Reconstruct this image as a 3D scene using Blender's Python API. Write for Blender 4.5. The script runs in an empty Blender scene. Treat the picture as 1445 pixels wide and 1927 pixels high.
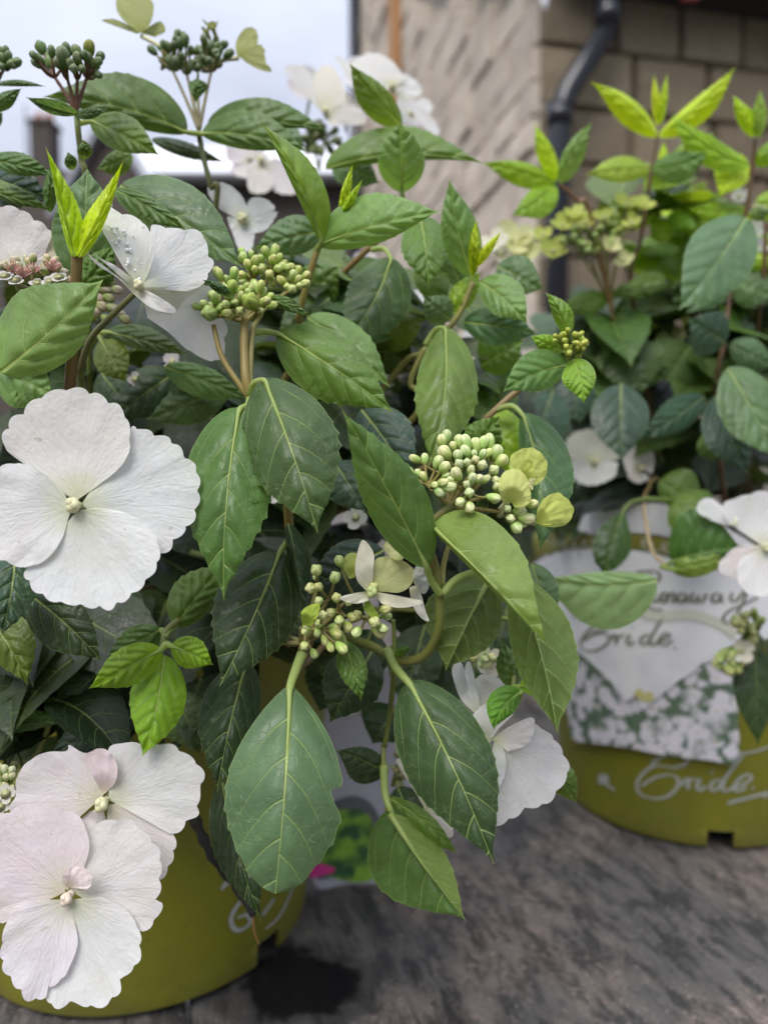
import bpy, bmesh, math, random
from mathutils import Vector, Matrix, noise
R = math.radians
rnd = random.Random(7)
sc = bpy.context.scene
C = sc.collection

# ------------------------------------------------------------------ camera
FPX, CX, CY = 1402.0, 722.5, 963.5          # focal length and centre of the 1445 x 1927 photograph
PITCH, CAMH = R(4.0), 0.26                   # camera 26 cm above the table top
cam_d = bpy.data.cameras.new('camera'); cam = bpy.data.objects.new('camera', cam_d); C.objects.link(cam)
cam.location = (0, 0, CAMH); cam.rotation_euler = (R(90) - PITCH, 0, 0)
cam_d.sensor_fit = 'VERTICAL'; cam_d.sensor_height = 24.0; cam_d.lens = 24.0 * FPX / 1927.0
cam_d.clip_start = 0.01; cam_d.clip_end = 500
cam_d.dof.use_dof = True; cam_d.dof.focus_distance = 0.212; cam_d.dof.aperture_fstop = 5.6
sc.camera = cam

# ------------------------------------------------------------------ world: overcast sky
SUN_EL, SUN_AZ = R(52), R(205)               # soft sun behind the camera, over the left shoulder
w = bpy.data.worlds.new('World'); sc.world = w; w.use_nodes = True
nt = w.node_tree; nt.nodes.clear()
wo = nt.nodes.new('ShaderNodeOutputWorld'); bg = nt.nodes.new('ShaderNodeBackground')
sky = nt.nodes.new('ShaderNodeTexSky'); sky.sky_type = 'NISHITA'; sky.sun_disc = False
sky.sun_elevation = SUN_EL; sky.sun_rotation = SUN_AZ; sky.air_density = 1.0; sky.dust_density = 3.0
tc = nt.nodes.new('ShaderNodeTexCoord')
mp = nt.nodes.new('ShaderNodeMapping'); mp.inputs['Scale'].default_value = (1, 1, 2.2)
nz = nt.nodes.new('ShaderNodeTexNoise'); nz.inputs['Scale'].default_value = 2.6; nz.inputs['Detail'].default_value = 5; nz.inputs['Roughness'].default_value = .5
cr = nt.nodes.new('ShaderNodeValToRGB')
cr.color_ramp.elements[0].position = .34; cr.color_ramp.elements[0].color = (5.1, 5.45, 6.7, 1)
cr.color_ramp.elements[1].position = .68; cr.color_ramp.elements[1].color = (7.2, 7.6, 8.9, 1)
mx = nt.nodes.new('ShaderNodeMix'); mx.data_type = 'RGBA'; mx.inputs['Factor'].default_value = .92
nt.links.new(tc.outputs['Generated'], mp.inputs['Vector']); nt.links.new(mp.outputs['Vector'], nz.inputs['Vector'])
nt.links.new(nz.outputs['Fac'], cr.inputs['Fac'])
sx = nt.nodes.new('ShaderNodeSeparateXYZ'); nt.links.new(tc.outputs['Generated'], sx.inputs[0])
gr = nt.nodes.new('ShaderNodeMapRange'); nt.links.new(sx.outputs['Z'], gr.inputs['Value'])      # overcast sky: three times brighter overhead than at the horizon
gr.inputs['From Min'].default_value = 0; gr.inputs['From Max'].default_value = 1; gr.inputs['To Min'].default_value = .20; gr.inputs['To Max'].default_value = 1.30
vm = nt.nodes.new('ShaderNodeVectorMath'); vm.operation = 'SCALE'; nt.links.new(cr.outputs['Color'], vm.inputs[0]); nt.links.new(gr.outputs['Result'], vm.inputs['Scale'])
nt.links.new(sky.outputs['Color'], mx.inputs['A']); nt.links.new(vm.outputs['Vector'], mx.inputs['B'])
nt.links.new(mx.outputs['Result'], bg.inputs['Color']); bg.inputs['Strength'].default_value = 0.1
nt.links.new(bg.outputs['Background'], wo.inputs['Surface'])
sl = bpy.data.lights.new('sun', 'SUN'); sun = bpy.data.objects.new('sun', sl); C.objects.link(sun)
sl.energy = 1.5; sl.angle = R(35); sl.color = (1, .97, .93)
sun.rotation_euler = (R(90) - SUN_EL, 0, R(180) - SUN_AZ)
sun.location = (0, -3, 5)
sc.view_settings.view_transform = 'Standard'; sc.view_settings.look = 'None'
sc.view_settings.exposure = 0.98; sc.view_settings.gamma = 1.0
sc.render.engine = 'CYCLES'
sc.cycles.use_denoising = True
sc.cycles.max_bounces = 6; sc.cycles.diffuse_bounces = 3; sc.cycles.glossy_bounces = 2; sc.cycles.transmission_bounces = 4
sc.cycles.use_adaptive_sampling = True; sc.cycles.adaptive_threshold = 0.03
sc.cycles.use_fast_gi = False; sc.cycles.caustics_reflective = False; sc.cycles.caustics_refractive = False

# ------------------------------------------------------------------ pixel <-> world
FWD = Vector((0, math.cos(PITCH), -math.sin(PITCH))); UP = Vector((0, math.sin(PITCH), math.cos(PITCH))); RT = Vector((1, 0, 0))
EYE = Vector((0, 0, CAMH))
def P(px, py, d):
    return EYE + FWD * d + RT * ((px - CX) / FPX * d) - UP * ((py - CY) / FPX * d)
def ray(px, py):
    return (FWD + RT * ((px - CX) / FPX) - UP * ((py - CY) / FPX))
def on_z(px, py, z=0.0):
    r = ray(px, py); t = (z - EYE.z) / r.z; return EYE + r * t
def scr(p):
    v = p - EYE; d = v.dot(FWD); return CX + FPX * v.dot(RT) / d, CY - FPX * v.dot(UP) / d, d

# ------------------------------------------------------------------ object helpers
def tag(o, label=None, cat=None, group=None, kind=None):
    if label: o['label'] = label
    if cat: o['category'] = cat
    if group: o['group'] = group
    if kind: o['kind'] = kind
    return o
def thing(name, loc, label, cat, group=None):
    o = bpy.data.objects.new(name, None); C.objects.link(o); o.location = loc; o.empty_display_size = .02
    return tag(o, label, cat, group)
WL = {}
def wloc(o):
    return WL.get(o.name, Vector(o.location))
def obj(name, me, mat, parent=None, origin=None, color=None):
    o = bpy.data.objects.new(name, me); C.objects.link(o)
    if mat and not me.materials: me.materials.append(mat)
    loc = Vector(origin) if origin is not None else Vector((0, 0, 0))
    if parent is not None:
        o.parent = parent; o.location = loc - wloc(parent)
    else: o.location = loc
    WL[o.name] = loc
    if color: o.color = (color[0], color[1], color[2], color[3] if len(color) > 3 else 1)
    return o
def mesh(name, vs, fs, uvs=None, origin=None, smooth=True):
    if origin is not None:
        og = Vector(origin); vs = [Vector(v) - og for v in vs]
    me = bpy.data.meshes.new(name); me.from_pydata([tuple(v) for v in vs], [], fs); me.update()
    if uvs:
        ul = me.uv_layers.new(name='UVMap')
        li = [0] * len(me.loops); me.loops.foreach_get('vertex_index', li)
        flat = []
        for i in li: flat += [uvs[i][0], uvs[i][1]]
        ul.data.foreach_set('uv', flat)
    if smooth: me.polygons.foreach_set('use_smooth', [True] * len(me.polygons))
    return me
class MB:
    def __init__(s): s.v = []; s.f = []; s.u = []
    def add(s, vs, fs, us=None):
        b = len(s.v); s.v += [Vector(x) for x in vs]; s.f += [tuple(i + b for i in f) for f in fs]
        s.u += us if us else [(.5, .5)] * len(vs)
    def box(s, c, sx, sy, sz, M=None):
        vs = [Vector((x * sx / 2, y * sy / 2, z * sz / 2)) for x in (-1, 1) for y in (-1, 1) for z in (-1, 1)]
        if M: vs = [M @ v for v in vs]
        s.add([v + Vector(c) for v in vs], [(0, 1, 3, 2), (4, 6, 7, 5), (0, 4, 5, 1), (2, 3, 7, 6), (0, 2, 6, 4), (1, 5, 7, 3)])
    def tube(s, pts, rad, n=8, caps=True, uv=(.5, .5)):
        pts = [Vector(p) for p in pts]; m = len(pts)
        r = rad if isinstance(rad, (list, tuple)) else [rad] * m
        vs = []; pn = None
        for i, p in enumerate(pts):
            t = (pts[min(i + 1, m - 1)] - pts[max(i - 1, 0)])
            t = t.normalized() if t.length > 1e-9 else Vector((0, 0, 1))
            if pn is None:
                a = Vector((0, 0, 1)) if abs(t.z) < .9 else Vector((1, 0, 0)); nrm = t.cross(a).normalized()
            else:
                nrm = (pn - t * pn.dot(t)); nrm = nrm.normalized() if nrm.length > 1e-9 else t.orthogonal().normalized()
            pn = nrm; bn = t.cross(nrm)
            for k in range(n):
                an = 2 * math.pi * k / n
                vs.append(p + (nrm * math.cos(an) + bn * math.sin(an)) * r[i])
        fs = []
        for i in range(m - 1):
            for k in range(n):
                a = i * n + k; b = i * n + (k + 1) % n
                fs.append((a, b, b + n, a + n))
        if caps:
            fs.append(tuple(range(n - 1, -1, -1))); fs.append(tuple(range((m - 1) * n, m * n)))
        s.add(vs, fs, [uv] * len(vs))
    def build(s, name, mat, parent=None, origin=None, color=None, smooth=False, uv=False):
        og = origin if origin is not None else (wloc(parent) if parent else Vector((0, 0, 0)))
        return obj(name, mesh(name, s.v, s.f, s.u if uv else None, og, smooth), mat, parent, og, color)
def spline(pts, n=6, closed=False):
    pts = [Vector(p) for p in pts]; out = []; m = len(pts)
    rng = range(m) if closed else range(m - 1)
    for i in rng:
        if closed: p0, p1, p2, p3 = pts[(i - 1) % m], pts[i], pts[(i + 1) % m], pts[(i + 2) % m]
        else: p0, p1, p2, p3 = pts[max(i - 1, 0)], pts[i], pts[i + 1], pts[min(i + 2, m - 1)]
        for k in range(n):
            t = k / n
            out.append(.5 * ((2 * p1) + (p2 - p0) * t + (2 * p0 - 5 * p1 + 4 * p2 - p3) * t * t + (3 * p1 - p0 - 3 * p2 + p3) * t ** 3))
    if not closed: out.append(pts[-1])
    return out

# ------------------------------------------------------------------ materials
class NT:
    def __init__(s, name):
        s.m = bpy.data.materials.new(name); s.m.use_nodes = True; s.t = s.m.node_tree; s.t.nodes.clear()
        s.out = s.n('ShaderNodeOutputMaterial')
    def n(s, typ, **kw):
        x = s.t.nodes.new(typ)
        for k, v in kw.items(): setattr(x, k, v)
        return x
    def set(s, sock, v):
        if hasattr(v, 'is_output'): s.t.links.new(v, sock)
        elif isinstance(v, (tuple, list)) and len(v) == 3 and sock.type == 'RGBA': sock.default_value = (*v, 1)
        else: sock.default_value = v
    def math(s, op, a, b=0.0, c=None, clamp=False):
        x = s.n('ShaderNodeMath', operation=op, use_clamp=clamp); s.set(x.inputs[0], a); s.set(x.inputs[1], b)
        if c is not None: s.set(x.inputs[2], c)
        return x.outputs[0]
    def mix(s, f, a, b, blend='MIX'):
        x = s.n('ShaderNodeMix', data_type='RGBA', blend_type=blend)
        s.set(x.inputs['Factor'], f); s.set(x.inputs['A'], a); s.set(x.inputs['B'], b); return x.outputs['Result']
    def ramp(s, v, a, b, lo=0.0, hi=1.0):
        x = s.n('ShaderNodeMapRange', interpolation_type='SMOOTHSTEP'); s.set(x.inputs['Value'], v)
        s.set(x.inputs['From Min'], a); s.set(x.inputs['From Max'], b); s.set(x.inputs['To Min'], lo); s.set(x.inputs['To Max'], hi)
        return x.outputs['Result']
    def noise(s, vec, scale, detail=3, rough=.5, col=False):
        x = s.n('ShaderNodeTexNoise'); s.set(x.inputs['Scale'], scale); s.set(x.inputs['Detail'], detail); s.set(x.inputs['Roughness'], rough)
        if vec is not None: s.set(x.inputs['Vector'], vec)
        return x.outputs['Color' if col else 'Fac']
    def vmap(s, vec, scale=(1, 1, 1), rot=(0, 0, 0), loc=(0, 0, 0)):
        x = s.n('ShaderNodeMapping'); s.set(x.inputs['Vector'], vec)
        x.inputs['Scale'].default_value = scale; x.inputs['Rotation'].default_value = rot; x.inputs['Location'].default_value = loc
        return x.outputs[0]
    def vadd(s, a, b):
        x = s.n('ShaderNodeVectorMath', operation='ADD'); s.set(x.inputs[0], a); s.set(x.inputs[1], b); return x.outputs[0]
    def bump(s, h, strength, dist):
        x = s.n('ShaderNodeBump'); s.set(x.inputs['Height'], h); x.inputs['Strength'].default_value = strength; x.inputs['Distance'].default_value = dist
        return x.outputs[0]
    def princ(s, color, rough=.5, spec=.5, bump=None, **kw):
        x = s.n('ShaderNodeBsdfPrincipled'); s.set(x.inputs['Base Color'], color); s.set(x.inputs['Roughness'], rough)
        s.set(x.inputs['Specular IOR Level'], spec)
        if bump is not None: s.set(x.inputs['Normal'], bump)
        for k, v in kw.items(): s.set(x.inputs[k], v)
        return x.outputs[0]
    def done(s, sh):
        s.t.links.new(sh, s.out.inputs['Surface']); return s.m
    def obc(s):
        return s.n('ShaderNodeObjectInfo').outputs

def mat_leaf():
    k = NT('leaf'); oi = k.obc(); base = oi['Color']; rv = oi['Random']
    uv = k.n('ShaderNodeUVMap').outputs[0]
    sp = k.n('ShaderNodeSeparateXYZ'); k.set(sp.inputs[0], uv)
    wob = k.math('MULTIPLY', k.math('SUBTRACT', k.noise(k.vadd(uv, k.n('ShaderNodeObjectInfo').outputs['Location']), 3.5, 2), .5), .05)
    t = k.math('ADD', sp.outputs[0], wob); lat = k.math('MULTIPLY', k.math('SUBTRACT', sp.outputs[1], .5), 2.0)
    al = k.math('ABSOLUTE', lat)
    sgn = k.math('MULTIPLY', k.math('SIGN', lat), .035)
    ph = k.math('SUBTRACT', k.math('SUBTRACT', t, k.math('MULTIPLY', al, .17)), k.math('MULTIPLY', k.math('MULTIPLY', al, al), .30))
    ph = k.math('ADD', ph, sgn)
    fr = k.math('FRACT', k.math('MULTIPLY', ph, 5.2))
    dv = k.math('MINIMUM', fr, k.math('SUBTRACT', 1.0, fr))                    # 0 on a vein
    wv = k.ramp(al, 0.0, 1.0, .040, .014)
    vein = k.ramp(k.math('DIVIDE', dv, wv), .35, 1.25, 1.0, 0.0)
    vein = k.math('MULTIPLY', vein, k.ramp(t, .08, .16)); vein = k.math('MULTIPLY', vein, k.ramp(al, .72, .98, 1, 0))
    wm = k.ramp(t, -.1, .75, .060, .009)
    mid = k.ramp(k.math('DIVIDE', al, wm), .5, 1.15, 1.0, 0.0)
    vo = k.n('ShaderNodeTexVoronoi', feature='DISTANCE_TO_EDGE'); k.set(vo.inputs['Scale'], 1.0)
    nw = k.noise(k.vmap(uv, (14, 14, 14)), 1.0, 2, .5, True)
    k.set(vo.inputs['Vector'], k.vadd(k.vmap(uv, (19, 12, 1)), k.vmap(nw, (.7, .7, .7))))
    ter = k.math('MULTIPLY', k.ramp(vo.outputs['Distance'], .008, .055, 1.0, 0.0), k.ramp(k.noise(k.vmap(uv, (5, 5, 1)), 1.0, 2), .35, .6, .15, 1))
    big = k.math('MAXIMUM', vein, mid)
    geo = k.n('ShaderNodeNewGeometry'); back = geo.outputs['Backfacing']; pos = geo.outputs['Position']
    patch = k.noise(pos, 60, 4, .6)
    hsv = k.n('ShaderNodeHueSaturation'); k.set(hsv.inputs['Color'], base)
    k.set(hsv.inputs['Value'], k.ramp(patch, .3, .7, .82, 1.15)); k.set(hsv.inputs['Hue'], k.ramp(rv, 0, 1, .492, .508))
    colf = hsv.outputs[0]
    light = k.mix(.58, colf, (.38, .52, .17))
    colb = k.mix(.30, colf, (.20, .28, .07))
    colr = k.mix(back, colf, colb)
    colr = k.mix(k.math('MULTIPLY', k.math('MULTIPLY', ter, .30), oi['Alpha']), colr, k.mix(.5, colr, (.36, .48, .20)))
    colr = k.mix(k.math('MULTIPLY', k.math('MULTIPLY', vein, .92), oi['Alpha']), colr, light)
    colr = k.mix(k.math('MULTIPLY', k.math('MULTIPLY', mid, .95), oi['Alpha']), colr, k.mix(.5, light, (.48, .55, .17)))
    ed = k.n('ShaderNodeAttribute'); ed.attribute_name = 'edge'
    colr = k.mix(k.ramp(ed.outputs['Fac'], .965, .995, 0, .45), colr, light)
    h = k.math('SUBTRACT', k.math('MULTIPLY', k.noise(pos, 420, 3), .35), k.math('ADD', k.math('MULTIPLY', big, .8), k.math('MULTIPLY', ter, .2)))
    b = k.bump(h, .6, .0009)
    rough = k.mix(back, k.ramp(patch, .3, .7, .32, .50), (.62, .62, .62))
    pr = k.princ(colr, rough, .46, b)
    tr = k.n('ShaderNodeBsdfTranslucent'); k.set(tr.inputs['Color'], k.mix(.55, colr, k.mix(1.0, colr, (2.6, 2.3, .7), 'MULTIPLY')))
    ms = k.n('ShaderNodeMixShader'); ms.inputs[0].default_value = .32
    k.t.links.new(pr, ms.inputs[1]); k.t.links.new(tr.outputs[0], ms.inputs[2])
    return k.done(ms.outputs[0])

def mat_petal():
    k = NT('petal'); oi = k.obc(); base = oi['Color']
    uv = k.n('ShaderNodeUVMap').outputs[0]; sp = k.n('ShaderNodeSeparateXYZ'); k.set(sp.inputs[0], uv)   # x along, y across
    geo = k.n('ShaderNodeNewGeometry'); pos = geo.outputs['Position']
    rad = k.noise(k.vmap(uv, (3.0, 26, 1)), 1.0, 3, .6)
    fine = k.noise(k.vmap(uv, (16, 42, 1)), 1.0, 3, .55)
    blot = k.noise(pos, 70, 3, .5)
    vfr = k.noise(k.vmap(uv, (1.2, 13, 1)), 1.0, 2, .4)
    vl = k.ramp(k.math('ABSOLUTE', k.math('SUBTRACT', vfr, .5)), .0, .03, 1, 0)
    grn = k.math('MULTIPLY', k.ramp(sp.outputs[0], .0, .42, 1, 0), .55)
    c = k.mix(grn, base, k.mix(1.0, base, (.78, .83, .42), 'MULTIPLY'))
    c = k.mix(k.math('MULTIPLY', k.ramp(blot, .52, .74), .32), c, k.mix(1.0, c, (.90, .90, .68), 'MULTIPLY'))
    c = k.mix(k.math('MULTIPLY', k.ramp(blot, .46, .26), .30), c, k.mix(1.0, c, (1.0, .86, .86), 'MULTIPLY'))
    c = k.mix(k.math('MULTIPLY', vl, .14), c, k.mix(1.0, c, (.86, .85, .74), 'MULTIPLY'))
    c = k.mix(k.math('MULTIPLY', k.ramp(k.noise(pos, 420, 0), .83, .86), .35), c, (.34, .27, .14))
    h = k.math('ADD', k.math('MULTIPLY', rad, .28), k.math('MULTIPLY', fine, .42))
    h = k.math('SUBTRACT', h, k.math('MULTIPLY', vl, .10))
    h = k.math('ADD', h, k.math('MULTIPLY', k.noise(pos, 520, 3), .45))
    b = k.bump(h, .5, .0010)
    pr = k.princ(c, .55, .3, b)
    tr = k.n('ShaderNodeBsdfTranslucent'); k.set(tr.inputs['Color'], c)
    ms = k.n('ShaderNodeMixShader'); ms.inputs[0].default_value = .38
    k.t.links.new(pr, ms.inputs[1]); k.t.links.new(tr.outputs[0], ms.inputs[2])
    return k.done(ms.outputs[0])

def mat_soft(name, rough=.5, var=.25, scale=200, spec=.35, bumpd=.0004):      # object-coloured plant tissue
    k = NT(name); base = k.obc()['Color']; pos = k.n('ShaderNodeNewGeometry').outputs['Position']
    nz = k.noise(pos, scale, 3, .6)
    c = k.mix(k.ramp(nz, .3, .7, 0, var), base, k.mix(1.0, base, (.55, .6, .5), 'MULTIPLY'))
    pr = k.princ(c, rough, spec, k.bump(k.noise(pos, scale * 4, 2), .3, bumpd), **{'Subsurface Weight': 0.0})
    return k.done(pr)
def mat_bud():
    k = NT('bud'); base = k.obc()['Color']; co = k.n('ShaderNodeTexCoord').outputs['Object']
    sp = k.n('ShaderNodeSeparateXYZ'); k.set(sp.inputs[0], co)
    pos = k.n('ShaderNodeNewGeometry').outputs['Position']
    tip = k.ramp(sp.outputs[2], -.2, .7)
    c = k.mix(tip, k.mix(1.0, base, (.62, .80, .45), 'MULTIPLY'), base)
    seam_ = k.ramp(k.math('COSINE', k.math('MULTIPLY', k.math('ARCTAN2', sp.outputs[1], sp.outputs[0]), 4.0)), -.55, -.95)
    c = k.mix(k.math('MULTIPLY', k.math('MULTIPLY', seam_, k.ramp(sp.outputs[2], -.3, .4)), .6), c, k.mix(1.0, c, (.5, .58, .35), 'MULTIPLY'))
    c = k.mix(k.ramp(k.noise(pos, 700, 2), .4, .7, 0, .25), c, k.mix(1.0, c, (.7, .75, .6), 'MULTIPLY'))
    pr = k.princ(c, .5, .35)
    tr = k.n('ShaderNodeBsdfTranslucent'); k.set(tr.inputs['Color'], c)
    ms = k.n('ShaderNodeMixShader'); ms.inputs[0].default_value = .15
    k.t.links.new(pr, ms.inputs[1]); k.t.links.new(tr.outputs[0], ms.inputs[2])
    return k.done(ms.outputs[0])
def mat_stem():
    k = NT('stem'); base = k.obc()['Color']; pos = k.n('ShaderNodeNewGeometry').outputs['Position']
    red = k.ramp(k.noise(pos, 55, 2), .45, .62)
    c = k.mix(k.math('MULTIPLY', red, .38), base, k.mix(.5, base, (.17, .05, .03)))
    sp = k.ramp(k.noise(pos, 1100, 1), .68, .75); c = k.mix(k.math('MULTIPLY', sp, .25), c, (.25, .24, .13))
    return k.done(k.princ(c, .45, .4, k.bump(k.noise(k.vmap(pos, (1, 1, .25)), 1500, 2), .3, .0004)))
def mat_pot():
    k = NT('pot_plastic'); pos = k.n('ShaderNodeNewGeometry').outputs['Position']
    d = k.noise(pos, 22, 4, .6); dirt = k.ramp(k.noise(pos, 110, 3, .7), .66, .76)
    c = k.mix(k.ramp(d, .35, .7), (.185, .180, .014), (.155, .154, .016))
    c = k.mix(k.math('MULTIPLY', dirt, .55), c, (.06, .052, .02))
    sc_ = k.ramp(k.noise(k.vmap(pos, (40, 40, 260)), 1.0, 4, .7), .60, .70); c = k.mix(k.math('MULTIPLY', sc_, .22), c, (.26, .25, .10))
    c = k.mix(k.math('MULTIPLY', k.ramp(k.noise(pos, 380, 2), .70, .75), .6), c, (.05, .04, .02))
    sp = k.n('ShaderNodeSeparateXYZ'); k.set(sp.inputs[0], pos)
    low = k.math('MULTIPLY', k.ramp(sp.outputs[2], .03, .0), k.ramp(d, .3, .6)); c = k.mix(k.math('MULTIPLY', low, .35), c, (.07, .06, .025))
    return k.done(k.princ(c, k.ramp(d, .3, .7, .38, .52), .45, k.bump(k.noise(pos, 900, 2), .12, .0004)))
def mat_flat(name, col, rough=.6, spec=.4, scale=60, var=.15):
    k = NT(name); pos = k.n('ShaderNodeNewGeometry').outputs['Position']
    c = k.mix(k.ramp(k.noise(pos, scale, 4), .3, .7, 0, var), col, tuple(x * .55 for x in col))
    return k.done(k.princ(c, rough, spec))
def mat_wood():
    k = NT('weathered_wood'); co = k.n('ShaderNodeTexCoord').outputs['Object']; ob = k.obc()
    pos = k.n('ShaderNodeNewGeometry').outputs['Position']
    sh = k.n('ShaderNodeCombineXYZ'); k.set(sh.inputs[0], k.math('MULTIPLY', ob['Random'], 7)); k.set(sh.inputs[1], k.math('MULTIPLY', ob['Random'], 13))
    v = k.vadd(co, sh.outputs[0])
    warp = k.noise(k.vmap(v, (7, 2.5, 1)), 1.0, 3, .5, True)
    vv = k.vadd(v, k.vmap(warp, (.035, .10, 0)))
    grain = k.noise(k.vmap(vv, (95, 14, 1)), 1.0, 6, .7)
    fine = k.noise(k.vmap(vv, (420, 60, 1)), 1.0, 3, .6)
    crack = k.math('MAXIMUM', k.ramp(k.noise(k.vmap(vv, (26, 3.4, 1)), 1.0, 4, .6), .365, .32), k.math('MULTIPLY', k.ramp(k.noise(k.vmap(vv, (7, 30, 1), (0, 0, .5)), 1.0, 4, .6), .31, .28), .7))
    blot = k.noise(k.vadd(pos, (3.1, 1.7, 0)), 9, 6, .66); mott = k.ramp(k.noise(k.vmap(vv, (90, 30, 1)), 1.0, 7, .74), .12, .88)
    c = k.mix(k.ramp(grain, .3, .72), (.034, .033, .032), (.110, .103, .096))
    c = k.mix(k.ramp(mott, .35, .7, 0, .55), c, (.125, .115, .105))
    c = k.mix(k.ramp(mott, .50, .36, 0, .8), c, (.028, .027, .026))
    c = k.mix(k.ramp(blot, .44, .62, 0, .8), c, k.mix(k.ramp(mott, .3, .68), (.055, .046, .040), (.20, .158, .13)))
    c = k.mix(k.math('MULTIPLY', k.ramp(k.noise(pos, 260, 4, .75), .56, .68), k.ramp(blot, .42, .60, .10, .9)), c, (.34, .265, .215))   # dust and grit
    c = k.mix(k.ramp(k.noise(pos, 700, 1), .70, .76, 0, .75), c, (.46, .38, .33))
    c = k.mix(k.math('MULTIPLY', crack, .7), c, (.012, .011, .011))
    # dark uneven patch mixed into the wood colour beside the left pot
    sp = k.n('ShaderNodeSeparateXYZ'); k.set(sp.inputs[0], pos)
    def dark_patch(cx, cy, rx, ry):
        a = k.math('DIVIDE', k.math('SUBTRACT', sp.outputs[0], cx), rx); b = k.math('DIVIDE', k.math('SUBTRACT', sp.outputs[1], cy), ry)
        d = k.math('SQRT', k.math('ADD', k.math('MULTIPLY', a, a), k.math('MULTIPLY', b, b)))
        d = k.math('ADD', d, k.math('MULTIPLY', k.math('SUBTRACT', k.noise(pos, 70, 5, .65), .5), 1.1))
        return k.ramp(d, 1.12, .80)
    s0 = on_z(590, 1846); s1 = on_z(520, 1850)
    patch_rim = k.math('MULTIPLY', k.math('MAXIMUM', dark_patch(s0.x, s0.y, .036, .030), dark_patch(s1.x, s1.y + .006, .034, .034)), .55)
    c = k.mix(patch_rim, c, (.016, .015, .015))
    patch_core = k.math('MAXIMUM', dark_patch(s0.x, s0.y, .024, .021), dark_patch(s1.x + .004, s1.y + .004, .022, .026))
    c = k.mix(k.math('MULTIPLY', patch_core, .93), c, (.004, .004, .0045))
    h = k.math('SUBTRACT', k.math('ADD', k.math('MULTIPLY', grain, .7), k.math('MULTIPLY', fine, .35)), k.math('MULTIPLY', crack, 1.2))
    h = k.math('ADD', h, k.math('MULTIPLY', k.noise(pos, 300, 4, .7), .5))
    rough = k.mix(patch_core, k.ramp(blot, .3, .7, .55, .85), (.8, .8, .8))
    return k.done(k.princ(c, rough, k.ramp(patch_core, 0, 1, .4, .12), k.bump(h, .8, .0020)))
def mat_stone(name, a, b):
    k = NT(name); ob = k.obc(); pos = k.n('ShaderNodeNewGeometry').outputs['Position']
    rv = ob['Random']; c = k.mix(rv, a, b)
    c = k.mix(k.ramp(k.noise(pos, 4, 5, .65), .35, .7, 0, .6), c, k.mix(1.0, c, (.7, .67, .65), 'MULTIPLY'))
    c = k.mix(k.ramp(k.noise(pos, 26, 4, .7), .5, .75, 0, .4), c, k.mix(1.0, c, (1.3, 1.28, 1.22), 'MULTIPLY'))
    return k.done(k.princ(c, .9, .2, k.bump(k.noise(pos, 30, 6, .7), .7, .02)))
def mat_print():      # printed photograph of white flowers over green leaves
    k = NT('printed_flowers'); pos = k.n('ShaderNodeNewGeometry').outputs['Position']
    vo = k.n('ShaderNodeTexVoronoi'); k.set(vo.inputs['Scale'], 120); k.set(vo.inputs['Vector'], k.vadd(pos, k.vmap(k.noise(pos, 160, 2, .5, True), (.006, .006, .006))))
    pet = k.ramp(vo.outputs['Distance'], .68, .52); ctr = k.ramp(vo.outputs['Distance'], .15, .09)
    grp = k.ramp(k.noise(pos, 46, 3), .30, .46)
    grn = k.mix(k.noise(pos, 150, 3), (.03, .09, .07), (.20, .26, .15))
    c = k.mix(k.math('MULTIPLY', pet, grp), grn, k.mix(k.noise(pos, 260, 2), (.58, .55, .60), (.88, .85, .88)))
    c = k.mix(k.math('MULTIPLY', ctr, .7), c, (.45, .47, .12))
    return k.done(k.princ(c, .4, .4))
def mat_leafprint():
    k = NT('printed_leaves'); pos = k.n('ShaderNodeNewGeometry').outputs['Position']
    n1 = k.noise(pos, 85, 3, .5); n2 = k.noise(pos, 190, 3, .6)
    c = k.mix(k.ramp(n1, .38, .62), (.03, .10, .03), (.22, .42, .035)); c = k.mix(k.ramp(n2, .55, .75, 0, .6), c, (.42, .55, .10))
    c = k.mix(k.ramp(n2, .40, .28, 0, .8), c, (.02, .07, .02))
    return k.done(k.princ(c, .45, .4))
def mat_card():
    k = NT('card'); pos = k.n('ShaderNodeNewGeometry').outputs['Position']
    c = k.mix(k.ramp(k.noise(pos, 38, 3), .38, .66), (.84, .84, .84), (.75, .75, .79))
    return k.done(k.princ(c, .42, .4))
def mat_ground():
    k = NT('gravel_ground'); pos = k.n('ShaderNodeNewGeometry').outputs['Position']
    c = k.mix(k.noise(pos, 2, 6, .7), (.07, .065, .06), (.17, .16, .15)); c = k.mix(k.ramp(k.noise(pos, 60, 3), .45, .7), c, (.24, .22, .2))
    return k.done(k.princ(c, .9, .2, k.bump(k.noise(pos, 60, 4), .6, .02)))
def mat_plain(name, col, rough=.5, metal=0.0, spec=.5):
    k = NT(name); pos = k.n('ShaderNodeNewGeometry').outputs['Position']
    c = k.mix(k.ramp(k.noise(pos, 7, 4), .3, .7, 0, .25), col, tuple(x * .6 for x in col))
    return k.done(k.princ(c, rough, spec, None, Metallic=metal))
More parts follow.
